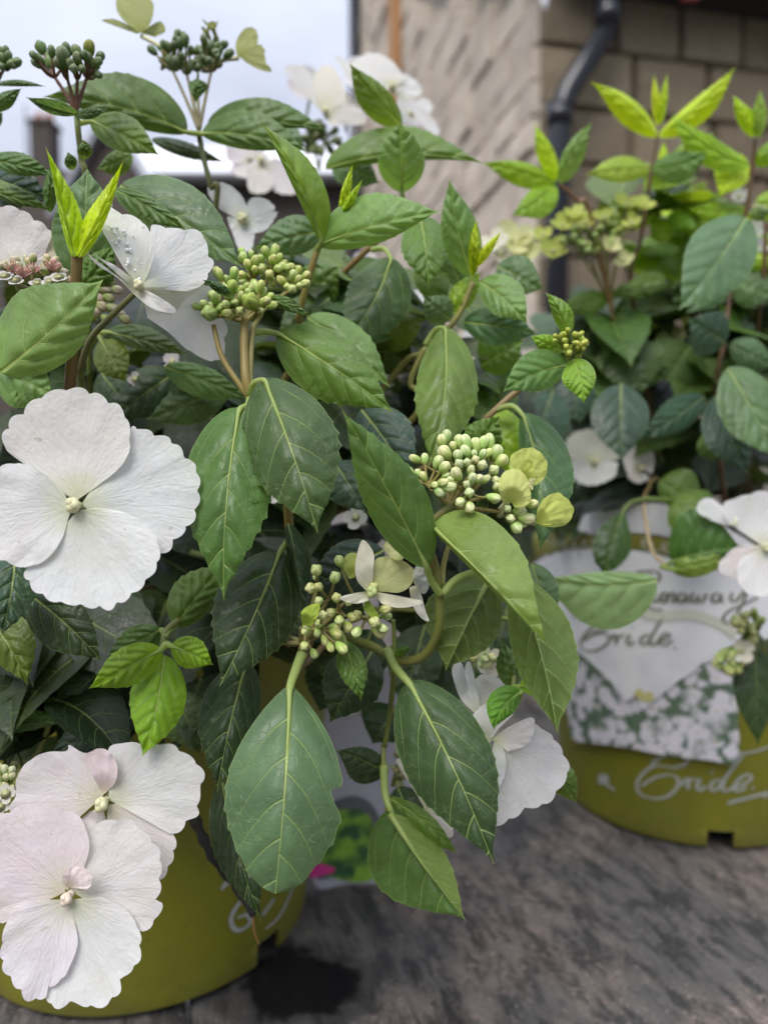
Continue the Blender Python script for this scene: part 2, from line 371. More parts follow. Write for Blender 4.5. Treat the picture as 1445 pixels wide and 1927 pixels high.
M = dict(leaf=mat_leaf(), petal=mat_petal(), bud=mat_bud(), stem=mat_stem(), tissue=mat_soft('plant_tissue'), pot=mat_pot(), wood=mat_wood(),
         stone_a=mat_stone('stone_warm', (.68, .60, .50), (.54, .475, .395)), stone_b=mat_stone('stone_brown', (.27, .225, .155), (.18, .145, .10)),
         mortar=mat_stone('mortar', (.28, .255, .22), (.24, .22, .19)), printf=mat_print(), printl=mat_leafprint(), card=mat_card(), ground=mat_ground(),
         soil=mat_flat('soil', (.03, .02, .014), .95, .1, 220, .6), white_ink=mat_flat('white_ink', (.36, .38, .34), .5), grey_ink=mat_flat('grey_green_ink', (.17, .175, .12), .5),
         cream_ink=mat_flat('cream_ink', (.60, .60, .50), .5), olive_ink=mat_flat('olive_ink', (.22, .21, .035), .5),
         black=mat_plain('black_plastic', (.012, .013, .018), .18), tan=mat_plain('orange_wood', (.42, .21, .075), .6), dark=mat_plain('dark_wood', (.02, .018, .016), .8),
         slate=mat_plain('wet_slate', (.30, .31, .34), .22), brown=mat_stone('house_stone', (.12, .10, .088), (.08, .068, .06)), white=mat_plain('white_cloth', (.75, .75, .78), .8),
         red=mat_plain('red_plastic', (.22, .035, .03), .5), pink=mat_plain('pink_print', (.70, .04, .26), .5), lilac=mat_plain('lilac_card', (.47, .45, .50), .55), slate_print=mat_plain('grey_print', (.13, .13, .14), .5), ter=mat_plain('terracotta', (.35, .15, .08), .9))
from mathutils.geometry import delaunay_2d_cdt
# ================================================================== SETTING
# ground
gb = MB(); gb.add([(-60, -20, -.75), (60, -20, -.75), (60, 120, -.75), (-60, 120, -.75)], [(0, 1, 2, 3)])
tag(gb.build('ground', M['ground']), kind='structure')

# ---------------- table of weathered planks
table = thing('wooden_table', (0.1, .75, -.75), 'dark weathered plank table the flower pots stand on', 'table')
TA = R(15.2); tdx = Vector((math.cos(TA), math.sin(TA), 0)); tdy = Vector((-math.sin(TA), math.cos(TA), 0))
seam = on_z(1042, 1713)                       # a point on the visible seam between two planks
PWD = .46; TH = .04
def plank_mesh(L, W, seed):
    r = random.Random(seed); nx, ny = 26, 60; vs = []; fs = []
    g = .0012
    for j in range(ny + 1):
        y = -L / 2 + L * j / ny
        for i in range(nx + 1):
            u = i / nx; x = -W / 2 + g + (W - 2 * g) * u
            e = min(u, 1 - u) * W; z = -.0035 * max(0, 1 - e / .006) ** 2
            z += .0012 * noise.noise((x * 18 + seed, y * 4, 3)) + (.0012 * noise.noise((x * 70, y * 9 + seed, 7)))
            if i in (0, nx): x += .0015 * noise.noise((y * 22, seed, i))
            vs.append((x, y, z))
    for j in range(ny):
        for i in range(nx):
            a = j * (nx + 1) + i; fs.append((a, a + 1, a + nx + 2, a + nx + 1))
    b = len(vs); ring = [(-W / 2 + g, -L / 2), (W / 2 - g, -L / 2), (W / 2 - g, L / 2), (-W / 2 + g, L / 2)]
    vs += [(x, y, -.003) for x, y in ring] + [(x, y, -TH) for x, y in ring]
    for i in range(4): fs.append((b + i, b + (i + 1) % 4, b + 4 + (i + 1) % 4, b + 4 + i))
    fs.append((b + 7, b + 6, b + 5, b + 4))
    return mesh('plank', vs, fs)
base = seam + tdx * .025; base = base + tdy * ((Vector((.1, .75, 0)) - base).dot(tdy))
for i in range(-2, 3):
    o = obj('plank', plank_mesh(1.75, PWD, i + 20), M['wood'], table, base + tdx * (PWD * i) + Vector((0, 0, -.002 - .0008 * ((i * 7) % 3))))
    o.rotation_euler.z = TA
for sx in (-.95, .7):
    for sy in (-.7, .7):
        c = base + tdx * sx + tdy * sy
        b = MB(); b.box((c.x, c.y, -.3985), .09, .09, .703); b.build('leg', M['dark'], table)
b = MB(); c = base + tdx * -.12
for sy in (-.7, .7):
    b2 = MB(); q = c + tdy * sy; b2.box((q.x, q.y, -.0955), 1.9, .05, .1, Matrix.Rotation(TA, 4, 'Z')); b2.build('rail', M['dark'], table)

# ---------------- stone building behind
DC = 4.0; CORN = Vector((.198 * DC, DC, -.75)); BA = R(12.2)
dL = Vector((-math.sin(BA), math.cos(BA), 0)); dR = Vector((math.cos(BA), math.sin(BA), 0))
nL = Vector((-math.cos(BA), -math.sin(BA), 0)); nR = Vector((math.sin(BA), -math.cos(BA), 0))
bld = thing('stone_building', CORN, 'stone building with rough pale flank wall and a darker eaves side behind the hydrangeas', 'building')
LWL, RWL = 5.0, 3.2; EAVE = 2.75; RISE = .8
def prism(pts, ext):                                   # polygon extruded along ext
    n = len(pts); vs = [Vector(p) for p in pts] + [Vector(p) + ext for p in pts]
    fs = [tuple(range(n)), tuple(range(2 * n - 1, n - 1, -1))] + [(i, i + n, (i + 1) % n + n, (i + 1) % n) for i in range(n)]
    return vs, fs
def vz(v, z): return Vector((v.x, v.y, z))
b = MB(); A = CORN - nL * .06 - nR * .06
side = [vz(A, -.75), vz(A + dL * LWL, -.75), vz(A + dL * LWL, EAVE + RISE * LWL), vz(A, EAVE)]
b.add(*prism(side, dR * RWL)); b.build('wall', M['mortar'], bld)
def stone_mesh(seed):
    r = random.Random(seed); n = 4; vs = []; fs = []
    for j in range(n + 1):
        for i in range(n + 1):
            u, v = i / n - .5, j / n - .5
            e = min(.5 - abs(u), .5 - abs(v)); y = 0 if e < 1e-6 else -1 + r.uniform(-.12, .12)
            if e < 1e-6: vs.append((u, y, v))
            else:
                k = 1.86; vs.append((u * k, y, v * k))
    for j in range(n):
        for i in range(n):
            a = j * (n + 1) + i; fs.append((a, a + 1, a + n + 2, a + n + 1))
    return mesh('stone', vs, fs, smooth=False)
SM = [stone_mesh(i) for i in range(6)]
def wall_stones(o0, d, nrm, length, z0, ztop, hr, wr, mats, seed, depth):
    r = random.Random(seed); z = z0; ang = math.atan2(d.y, d.x); cnt = 0
    while z < ztop(length) and cnt < 330:
        h = r.uniform(*hr); s = -r.uniform(0, .1)
        while s < length:
            w_ = r.uniform(*wr); a = max(s, .0); e = min(s + w_, length)
            if e - a > .06 and z + h < ztop((a + e) / 2) + .05:
                c = vz(o0 + d * ((a + e) / 2), z + h / 2)
                me = SM[r.randrange(6)]; o = bpy.data.objects.new('stone', me); C.objects.link(o)
                if not me.materials: me.materials.append(mats[0])
                o.material_slots[0].link = 'OBJECT'; o.material_slots[0].material = mats[0 if r.random() < .8 else -1]
                o.parent = bld; o.location = c - CORN - nrm * .06
                flip = 1 if d.cross(Vector((0, 0, 1))).dot(nrm) > 0 else -1
                o.rotation_euler.z = ang if flip > 0 else ang + math.pi
                o.scale = (e - a - .012, depth * r.uniform(.8, 1.25), h - .012); cnt += 1
            s += w_
        z += h
def ltop(s): return min(EAVE + RISE * s, .26 + (DC + s * .977) * .60)
wall_stones(CORN, dL, nL, LWL, .30, ltop, (.17, .26), (.26, .62), [M['stone_a'], M['stone_a']], 5, .072)
wall_stones(CORN, dR, nR, 2.4, .30, lambda s: 2.80, (.21, .30), (.30, .62), [M['stone_b'], M['stone_b']], 9, .068)
# eaves: fascia, gutter, roof sheet
b = MB(); e0 = vz(CORN + dR * .12, 2.69)
b.box(vz(CORN + dR * 1.65 + nR * .06, 2.745), 3.1, .16, .15, Matrix.Rotation(BA, 4, 'Z')); b.build('fascia', M['dark'], bld)
b = MB(); g0 = CORN + dR * .25 + nR * .215; b.tube([vz(g0, 2.70), vz(g0 + dR * 2.9, 2.70)], .062, 12); b.build('gutter', M['black'], bld, smooth=True)
b = MB(); rp = [vz(CORN + nR * .22 + nL * .12, EAVE + .07), vz(CORN - nR * 4.9 + nL * .12, EAVE + .07 + RISE * 5.05)]
b.add(*prism([rp[0], rp[1], rp[1] + Vector((0, 0, .08)), rp[0] + Vector((0, 0, .08))], dR * (RWL + .2))); b.build('roof', M['slate'], bld)
def on_plane(px, py, off):                              # pixel on the eaves-side wall, off metres proud of it
    r = ray(px, py); t = (CORN + nR * off - EYE).dot(nR) / r.dot(nR); return EYE + r * t
b = MB(); pp = [on_plane(1146, -30, .2), on_plane(1143, 25, .16), on_plane(1138, 62, .13), on_plane(1068, 172, .11), on_plane(1052, 215, .11)]
lowp = Vector((pp[-1].x, pp[-1].y, -.75)); pp.append(lowp)
b.tube(pp, .058, 14); dp = b.build('drainpipe', M['black'], bld, smooth=True)
for q, rr in ((pp[1], .068), (pp[4], .068)):
    b = MB(); b.tube([q - Vector((0, 0, .06)), q + Vector((0, 0, .04))], rr, 14); b.build('collar', M['black'], dp, smooth=True)
def on_planeL(px, py, off):
    r = ray(px, py); t = (CORN + nL * off - EYE).dot(nL) / r.dot(nL); return EYE + r * t
q = on_planeL(741, 60, .06); b = MB(); b.box(vz(q, 4.9), .07, .22, 3.2, Matrix.Rotation(BA, 4, 'Z')); b.build('timber_post', M['tan'], bld)
q = CORN + dL * (LWL - .05) + nL * .08; b = MB(); b.tube([vz(q, -.75), vz(q, 6.6)], .07, 10); b.build('corner_pipe', M['black'], bld, smooth=True)
q = on_plane(1285, 14, .2); b = MB(); b.box(q + Vector((0, -.09, .0)), .075, .04, .035); b.build('red_clip', M['red'], bld)

# ---------------- bunting hung from the corner
bt = thing('bunting', P(1025, -40, 3.2), 'white pointed bunting flag hanging in front of the stone corner', 'bunting')
c0, c1 = P(880, -75, 3.6), CORN + Vector((0.05, -.02, 0)); c1 = vz(c1, 2.9)
b = MB(); b.tube(spline([c0, P(1025, -42, 3.2), P(1100, -60, 3.3), on_plane(1200, -30, .25)], 8), .004, 6); b.build('cord', M['white'], bt)
t0, t1, t2 = P(998, -45, 3.2), P(1052, -45, 3.2), P(1026, 18, 3.2)
b = MB(); vs = []; 
for i in range(9):
    for j in range(9):
        u, v = i / 8, j / 8; p = t0.lerp(t1, u).lerp(t2, v); p = p + Vector((0, .012 * math.sin(u * 6 + v * 2), 0)); vs.append(p)
b.add(vs, [(i * 9 + j, i * 9 + j + 1, (i + 1) * 9 + j + 1, (i + 1) * 9 + j) for i in range(8) for j in range(8)]); b.build('flag', M['white'], bt, smooth=True)

# ---------------- houses far behind
def slab(pts, th, name, mat, par):
    n = (Vector(pts[1]) - Vector(pts[0])).cross(Vector(pts[2]) - Vector(pts[0])).normalized()
    b = MB(); b.add(*prism(pts, n * th)); return b.build(name, mat, par)
HD = 15.0
def gz(py, d=HD): r = ray(CX, py); return EYE.z + r.z / r.y * d
def gx(px, d=HD): r = ray(px, 320); return r.x / r.y * d
h1 = thing('far_house', (gx(350), HD, -.75), 'distant brown house with a long pale roof', 'house')
xa, xb = gx(215), gx(690); zr, ze = gz(296), gz(340)
b = MB(); b.box(((xa + xb) / 2, HD + 2, (ze - .75) / 2), xb - xa, 3.6, ze + .75); b.build('wall', M['brown'], h1)
slab([(xa - .3, HD - .1, ze), (xb + .3, HD - .1, ze), (xb + .3, HD + 2, zr + .9), (xa - .3, HD + 2, zr + .9)], .12, 'roof', M['white'], h1)
b = MB(); b.box(((xa + xb) / 2, HD - .15, ze - .06), xb - xa + .6, .12, .14); b.build('gutter', M['dark'], h1)
for xx in (gx(300), gx(420), gx(560)):
    b = MB(); b.box((xx, HD + .17, 1.2), .9, .08, 1.1); wn = b.build('window', M['dark'], h1); b = MB(); b.box((xx, HD + .1, .6), 1.0, .16, .08); b.build('sill', M['stone_a'], wn)
h2 = thing('far_house', (gx(205, 13), 13, -.75), 'distant brown gabled house standing before the pale-roofed one', 'house')
xa, xb, xm = gx(120, 13), gx(300, 13), gx(205, 13); z0, za = gz(400, 13), gz(240, 13)
b = MB(); b.add(*prism([(xa, 13, -.75), (xb, 13, -.75), (xb, 13, z0), (xm, 13, za), (xa, 13, z0)], Vector((0, 1.6, 0)))); b.build('wall', M['brown'], h2)
slab([(xb + .15, 12.8, z0 - .15), (xb + .15, 14.7, z0 - .15), (xm, 14.7, za + .02), (xm, 12.8, za + .02)], .1, 'roof', M['slate'], h2)
slab([(xm, 12.8, za + .02), (xm, 14.7, za + .02), (xa - .15, 14.7, z0 - .15), (xa - .15, 12.8, z0 - .15)], .1, 'roof', M['slate'], h2)
h3 = thing('chimney_house', (gx(60, 17), 17, -.75), 'far house with a tall dark brick chimney', 'house')
b = MB(); b.box((gx(40, 17), 18.5, (gz(320, 17) - .75) / 2), 4.5, 3, gz(320, 17) + .75); b.build('wall', M['brown'], h3)
b = MB(); zt = gz(228, 17); zb = gz(330, 17); b.box((gx(76, 17), 17.3, (zt + zb) / 2), .46, .5, zt - zb)
b.box((gx(76, 17), 17.3, zt + .035), .56, .6, .07); ch = b.build('chimney', M['brown'], h3)
for dx in (-.12, .12):
    b = MB(); b.tube([(gx(76, 17) + dx, 17.3, zt + .07), (gx(76, 17) + dx, 17.3, zt + .3)], [.09, .075], 10); b.build('chimney_pot', M['ter'], ch, smooth=True)
b = MB(); b.tube([(gx(44, 17), 17.2, zb - .6), (gx(44, 17), 17.2, gz(190, 17))], .022, 6); b.build('aerial', M['slate'], h3)

# ---------------- pots
PR0, PR1, PH = .090, .113, .20
def pot_r(z): return PR0 + (PR1 - PR0) * z / PH
def make_pot(loc, label, notch, group):
    loc = Vector(loc); t = thing('flower_pot', loc, label, 'flower pot', group)
    n = 96; N0 = 0
    prof = [(0, 0), (.0005, .006), (0, .012), (0, .013), (0, .05), (0, .10), (0, .15), (0, .176), (.003, .1775), (.0045, .18), (.0048, .19), (.0042, .1985), (.002, .20)]
    inner = [(-.001, .20), (-.0025, .198), (-.0025, .15), (-.0025, .10), (-.0025, .05), (-.0025, .016), (-.0025, .012), (-.0025, 0)]
    rows = [(pot_r(z) + o, z) for o, z in prof] + [(pot_r(z) + o, z) for o, z in inner]
    vs = []; fs = []
    for r, z in rows:
        for k in range(n):
            a = 2 * math.pi * k / n; vs.append((r * math.cos(a), r * math.sin(a), z))
    def innotch(k):
        a = 360 * (k + .5) / n
        return any(abs((a - q + 180) % 360 - 180) < 5.2 for q in notch)
    m = len(rows)
    for j in range(m - 1):
        for k in range(n):
            if innotch(k) and (rows[j + 1][1] <= .0125 and rows[j][1] <= .0125): continue
            if innotch(k) and rows[j][1] <= .016 and j > 13 and rows[j + 1][1] <= .012: continue
            fs.append((j * n + k, j * n + (k + 1) % n, (j + 1) * n + (k + 1) % n, (j + 1) * n + k))
    # notch sides and head
    for k in range(n):
        if innotch(k):
            fs.append((2 * n + k, 2 * n + (k + 1) % n, (m - 2) * n + (k + 1) % n, (m - 2) * n + k))
            for q, nb in ((k, (k - 1) % n), ((k + 1) % n, (k + 1) % n)):
                if not innotch(nb): fs.append((q, 2 * n + q, (m - 2) * n + q, (m - 1) * n + q))
    bd = obj('body', mesh('body', [Vector(v) + loc for v in vs], fs, None, loc), M['pot'], t, loc)
    b = MB(); rr = pot_r(.014) - .0025
    b.add([loc + Vector((rr * math.cos(2 * math.pi * k / 48), rr * math.sin(2 * math.pi * k / 48), .014)) for k in range(48)], [tuple(range(48))]); b.build('base', M['black'], t)
    vs = [loc + Vector((0, 0, .182))]; fs = []
    for j in range(1, 7):
        for k in range(40):
            a = 2 * math.pi * k / 40; r = (pot_r(.18) - .0027) * j / 6
            vs.append(loc + Vector((r * math.cos(a), r * math.sin(a), .178 + .006 * noise.noise((math.cos(a) * r * 90, math.sin(a) * r * 90, 1)))))
    for k in range(40): fs.append((0, 1 + k, 1 + (k + 1) % 40))
    for j in range(5):
        for k in range(40): fs.append((1 + j * 40 + k, 1 + (j + 1) * 40 + k, 1 + (j + 1) * 40 + (k + 1) % 40, 1 + j * 40 + (k + 1) % 40))
    b = MB(); b.add(vs, fs); b.build('soil', M['soil'], t)
    return t
POT_L, POT_R, POT_B = Vector((-.137, .420, .001)), Vector((.234, .572, .001)), Vector((.155, 1.02, .001))
def ang_at(pot, px, py):
    q = on_z(px, py, .003) - pot; return math.degrees(math.atan2(q.y, q.x))
pl = make_pot(POT_L, 'lime green pot under the white flowers with a dark patch beside it', [ang_at(POT_L, 520, 1800), 150, 40], 'lime pots')
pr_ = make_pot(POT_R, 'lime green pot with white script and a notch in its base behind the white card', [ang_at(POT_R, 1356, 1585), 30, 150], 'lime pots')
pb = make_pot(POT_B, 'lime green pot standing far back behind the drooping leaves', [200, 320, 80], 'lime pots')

def surf(pot, px, py, off=.0):
    r = ray(px, py); lo = None; t = .15
    def f(t):
        p = EYE + r * t - pot; return math.hypot(p.x, p.y) - pot_r(p.z) - off
    while t < 1.6 and f(t) > 0: t += .004
    if t >= 1.6:
        best = min((abs(f(.15 + .002 * i)), .15 + .002 * i) for i in range(700)); return EYE + r * best[1]
    a, c = t - .004, t
    for _ in range(30):
        m_ = (a + c) / 2
        if f(m_) > 0: a = m_
        else: c = m_
    return EYE + r * c
def rnorm(pot, p):
    v = p - pot; v.z = 0; return v.normalized()
def stroke(mb, pot, pts, off, wd, taper=True, sub=5):
    pts2 = spline([(x, y, 0) for x, y in pts], sub) if len(pts) > 2 else [Vector((x, y, 0)) for x, y in pts]
    q = [surf(pot, p.x, p.y, off) for p in pts2]; n = len(q); L_, R_ = [], []
    for i in range(n):
        t = q[min(i + 1, n - 1)] - q[max(i - 1, 0)]
        s = t.cross(rnorm(pot, q[i])); s = s.normalized() if s.length > 1e-9 else Vector((1, 0, 0))
        # broad-nib lettering: strokes going down are thicker
        k = .6 + .7 * abs((t.normalized() if t.length > 1e-9 else t).z) if taper else 1
        L_.append(q[i] + s * wd * k / 2); R_.append(q[i] - s * wd * k / 2)
    mb.add(L_ + R_, [(i, i + 1, n + i + 1, n + i) for i in range(n - 1)])
def patch(pot, poly, off, name, mat, par, step=14, sub=4):
    pts = [(p.x, p.y) for p in spline([(x, y, 0) for x, y in poly], sub, True)]
    n = len(pts); xs = [p[0] for p in pts]; ys = [p[1] for p in pts]
    def inside(x, y):
        c = False
        for i in range(n):
            (x1, y1), (x2, y2) = pts[i], pts[i - 1]
            if (y1 > y) != (y2 > y) and x < (x2 - x1) * (y - y1) / (y2 - y1) + x1: c = not c
        return c
    vv = [Vector(p) for p in pts]; y = min(ys)
    while y < max(ys):
        x = min(xs)
        while x < max(xs):
            if inside(x, y): vv.append(Vector((x, y)))
            x += step
        y += step
    res = delaunay_2d_cdt(vv, [(i, (i + 1) % n) for i in range(n)], [], 1, 1e-5)
    b = MB(); b.add([surf(pot, v.x, v.y, off) for v in res[0]], [tuple(f) for f in res[2]])
    return b.build(name, mat, par, smooth=True)
def zz(pts, ox, oy, s): return [(ox + x / s, oy + y / s) for x, y in pts]

# printed script on the right pot
Z = lambda pts: zz(pts, 1045, 1180, 3.6125)
b = MB()
for st in ([(900, 890), (880, 930), (800, 955), (700, 940), (640, 958), (590, 1000), (553, 1060), (570, 1130), (660, 1165), (760, 1150), (828, 1085), (826, 1025), (760, 1005), (660, 1030), (585, 1080)],
           [(640, 960), (700, 890), (800, 868), (890, 880), (900, 900)], [(850, 1075), (900, 1030), (898, 1102)], [(900, 1060), (925, 1035), (952, 1040)],
           [(978, 1030), (960, 1090), (985, 1112), (1015, 1080)], [(1058, 985), (1064, 995)], [(1125, 1040), (1072, 1050), (1050, 1095), (1080, 1112), (1130, 1060), (1200, 960), (1270, 870)],
           [(1150, 1030), (1132, 1098), (1160, 1115), (1200, 1090)], [(1205, 1095), (1270, 1070), (1330, 1030), (1300, 1003), (1240, 1040), (1212, 1090), (1240, 1117), (1295, 1088)], [(1335, 1088), (1345, 1100)],
           [(1230, 862), (1330, 850), (1445, 818), (1540, 780)], [(1410, 1160), (1480, 1100), (1560, 1010)]):
    stroke(b, POT_R, Z(st), .0006, .0018)
for i in range(14):
    x = 1172 + i * 19; y = 1192 - i * 5
    stroke(b, POT_R, Z([(x, y + 14), (x + 4, y - 6), (x + 10, y + 10), (x + 14, y - 8)]), .0006, .0012, False, 3)
for a in range(0, 360, 60):
    stroke(b, POT_R, Z([(325, 1035), (325 + 40 * math.cos(R(a + 20)), 1035 + 40 * math.sin(R(a + 20)))]), .0006, .003, False)
stroke(b, POT_R, Z([(325, 1040), (360, 1080), (400, 1110)]), .0006, .002, False)
b.build('lettering', M['white_ink'], pr_)
# printed script on the left pot
Z = lambda pts: zz(pts, 350, 1427, 2.89); b = MB()
for st in ([(300, 775), (262, 830), (245, 885), (268, 930), (310, 930), (350, 890), (330, 850), (280, 870)], [(480, 765), (440, 820), (415, 855)],
           [(580, 700), (555, 770), (520, 840), (480, 890), (432, 928)], [(190, 715), (215, 690), (225, 672)], [(215, 700), (205, 680)]):
    stroke(b, POT_L, Z(st), .0006, .0020)
b.build('lettering', M['white_ink'], pl)

# big card label on the right pot
OFF = .0065
lab = thing('plant_label', surf(POT_R, 1230, 1420, OFF), 'large white card with grey script hung over the lime pot', 'label')
card = [(984, 1080), (1012, 1054), (1050, 1030), (1086, 1004), (1106, 955), (1140, 960), (1200, 946), (1262, 950), (1310, 965), (1380, 1000), (1440, 1040), (1490, 1080), (1500, 1170), (1440, 1205), (1388, 1222), (1387, 1330), (1386, 1430), (1330, 1430), (1250, 1421), (1180, 1407), (1120, 1399), (1076, 1390), (1068, 1340), (1050, 1290), (1020, 1190), (990, 1110)]
cd = patch(POT_R, card, OFF - .0012, 'card', M['printf'], lab)
veil = [(985, 1079), (1012, 1056), (1060, 1037), (1120, 1033), (1200, 1036), (1300, 1060), (1380, 1083), (1440, 1098), (1492, 1110), (1499, 1168), (1440, 1203), (1386, 1228), (1360, 1240), (1325, 1246), (1300, 1266), (1270, 1286), (1238, 1312), (1207, 1335), (1198, 1310), (1176, 1319), (1164, 1300), (1140, 1275), (1110, 1246), (1060, 1205), (1022, 1186), (992, 1108)]
patch(POT_R, veil, OFF + .0004, 'white_panel', M['card'], lab)
topw = [(1088, 1003), (1107, 958), (1140, 963), (1200, 949), (1262, 953), (1310, 968), (1380, 1003), (1438, 1042), (1400, 1052), (1300, 1018), (1200, 1002), (1140, 1003)]
patch(POT_R, topw, OFF + .0004, 'white_top', M['card'], lab)
band = [(1030, 1044), (1052, 1031), (1090, 1008), (1140, 1007), (1200, 1006), (1300, 1022), (1400, 1056), (1445, 1070), (1440, 1094), (1380, 1080), (1300, 1057), (1200, 1033), (1120, 1030), (1060, 1034)]
patch(POT_R, band, OFF + .0010, 'olive_band', M['olive_ink'], lab)
GL = dict(G=[[(1, .2), (.5, 0), (0, .5), (.5, 1), (1, .8), (1, .5), (.6, .5)]], A=[[(0, 1), (.5, 0), (1, 1)], [(.2, .65), (.8, .65)]], R=[[(0, 1), (0, 0), (.8, .1), (.8, .4), (0, .5), (1, 1)]],
          D=[[(0, 1), (0, 0), (.7, .1), (1, .5), (.7, .9), (0, 1)]], E=[[(1, 0), (0, 0), (0, 1), (1, 1)], [(0, .5), (.7, .5)]], N=[[(0, 1), (0, 0), (1, 1), (1, 0)]], S=[[(1, .1), (.3, 0), (.1, .3), (.9, .7), (.7, 1), (0, .9)]], L=[[(0, 0), (0, 1), (1, 1)]], C=[[(1, .1), (.3, 0), (0, .5), (.3, 1), (1, .9)]])
def band_y(x):
    pts = [(1052, 1021), (1120, 1014), (1200, 1013), (1300, 1033), (1400, 1061), (1500, 1090)]
    for (x1, y1), (x2, y2) in zip(pts, pts[1:]):
        if x <= x2: return y1 + (y2 - y1) * (x - x1) / (x2 - x1)
    return pts[-1][1]
b = MB()
for i, ch_ in enumerate('GARDENS ELEGANCE'):
    for st in GL.get(ch_, []):
        x0 = 1056 + i * 19; stroke(b, POT_R, [(x0 + 12 * x, band_y(x0 + 12 * x) + 15 * y) for x, y in st], OFF + .0016, .0009, False, 1)
b.build('band_lettering', M['cream_ink'], lab)
Z = lambda pts: zz(pts, 945, 900, 2.89); b = MB()
for st in ([(385, 755), (430, 738), (500, 728), (570, 735), (612, 752), (598, 795), (545, 825), (490, 835)], [(560, 745), (500, 795), (448, 850), (422, 895), (440, 932), (500, 938), (560, 905), (582, 868), (550, 842), (490, 848), (440, 880)],
           [(585, 875), (612, 850), (618, 905)], [(620, 880), (645, 852), (668, 858)], [(692, 850), (676, 890), (690, 908), (715, 885)], [(704, 808), (708, 814)],
           [(800, 852), (765, 860), (748, 888), (768, 906), (800, 878), (835, 815), (872, 758)], [(815, 850), (800, 890), (815, 908), (845, 888)], [(845, 890), (890, 872), (908, 850), (885, 842), (856, 870), (856, 900), (886, 908), (925, 882)], [(934, 922), (940, 928)],
           [(690, 530), (760, 505), (840, 508), (855, 540), (815, 575), (770, 590)], [(800, 520), (780, 580), (768, 640), (785, 690), (830, 715), (870, 712)],
           [(832, 618), (815, 655), (832, 675), (862, 640), (876, 618), (860, 660), (880, 676), (900, 640)], [(898, 622), (885, 675), (908, 638), (932, 624), (934, 650), (926, 674), (950, 665)],
           [(1002, 632), (968, 628), (953, 658), (972, 677), (1004, 638), (996, 668), (1018, 672)], [(1036, 622), (1024, 660), (1044, 676), (1066, 638), (1060, 668), (1086, 672), (1108, 628)],
           [(1190, 632), (1152, 628), (1138, 658), (1158, 677), (1194, 638), (1184, 668), (1208, 672)], [(1250, 622), (1240, 658), (1264, 670), (1300, 632), (1326, 602)], [(1330, 618), (1300, 690), (1258, 762), (1220, 788), (1200, 762), (1232, 720), (1300, 690), (1390, 645)]):
    stroke(b, POT_R, Z(st), OFF + .0010, .0014)
b.build('script_lettering', M['grey_ink'], lab)
b = MB(); stroke(b, POT_R, Z([(700, 700), (790, 742), (900, 748), (1000, 742), (1100, 760), (1200, 802), (1270, 855)]), OFF + .0008, .0062, False); b.build('swoosh', M['cream_ink'], lab)
b = MB(); stroke(b, POT_R, [(1196, 1300), (1212, 1312), (1228, 1308)], OFF + .0008, .006, False); b.build('yellow_mark', mat_flat('yellow_ink', (.55, .52, .2)), lab)

# lilac card leaning on the left pot
lb = thing('plant_label', on_z(668, 1662), 'small lilac card printed with bright green leaves beside the lime pot', 'label')
def cardpt(px, py, off=0.0):
    f0 = on_z(668, 1662); n_ = Vector((.10, -1, .16)).normalized(); r = ray(px, py); t = (f0 + n_ * off - EYE).dot(n_) / r.dot(n_); return EYE + r * t
def cpatch(poly, off, name, mat, th=0.0, sub=4):
    pts = [cardpt(p.x, p.y, off) for p in spline([(x, y, 0) for x, y in poly], sub, True)]; b = MB()
    if th: b.add(*prism(pts, Vector((0, th, 0))))
    else: b.add(pts, [tuple(range(len(pts)))])
    return b.build(name, mat, lb)
cpatch([(600, 1290), (640, 1262), (720, 1258), (786, 1280), (800, 1400), (792, 1560), (770, 1640), (720, 1661), (650, 1663), (590, 1660), (585, 1480)], 0, 'card', M['lilac'], .0012)
cpatch([(600, 1655), (592, 1580), (606, 1528), (648, 1500), (688, 1504), (715, 1540), (724, 1600), (720, 1640), (700, 1620)], .0006, 'dark_border', M['slate_print'])
cpatch([(628, 1652), (600, 1630), (606, 1575), (622, 1535), (650, 1522), (684, 1526), (703, 1552), (711, 1585), (704, 1610), (716, 1630), (706, 1652), (672, 1661)], .0012, 'leaf_picture', M['printl'])
cpatch([(584, 1626), (600, 1624), (628, 1633), (628, 1642), (604, 1648), (584, 1652)], .0018, 'pink_tip', M['pink'], 0, 3)
# ================================================================== PLANTS
SOILZ = .181
PLANT = dict(
    l=thing('hydrangea', POT_L + Vector((0, 0, SOILZ)), 'big hydrangea with large white flowers spilling over the near lime pot', 'hydrangea', 'potted hydrangeas'),
    r=thing('hydrangea', POT_R + Vector((0, 0, SOILZ)), 'hydrangea with bright yellow-green young shoots behind the white card', 'hydrangea', 'potted hydrangeas'),
    b=thing('hydrangea', POT_B + Vector((0, 0, SOILZ)), 'hydrangea standing behind the other two, mostly hidden by them', 'hydrangea', 'potted hydrangeas'))
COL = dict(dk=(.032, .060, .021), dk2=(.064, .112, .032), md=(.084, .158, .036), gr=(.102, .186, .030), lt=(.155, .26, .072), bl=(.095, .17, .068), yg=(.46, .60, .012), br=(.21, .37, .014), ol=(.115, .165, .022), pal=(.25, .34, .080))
def jit(c, a=.10):
    k = 1 + rnd.uniform(-a, a); return (c[0] * k * (1 + rnd.uniform(-a, a)), c[1] * k, c[2] * k * (1 + rnd.uniform(-a, a)))
def warm(c): return (c[0] * 1.12, c[1] * 1.12, c[2] * 1.05)
def smooth(x, a, b):
    t = max(0, min(1, (x - a) / (b - a))); return t * t * (3 - 2 * t)

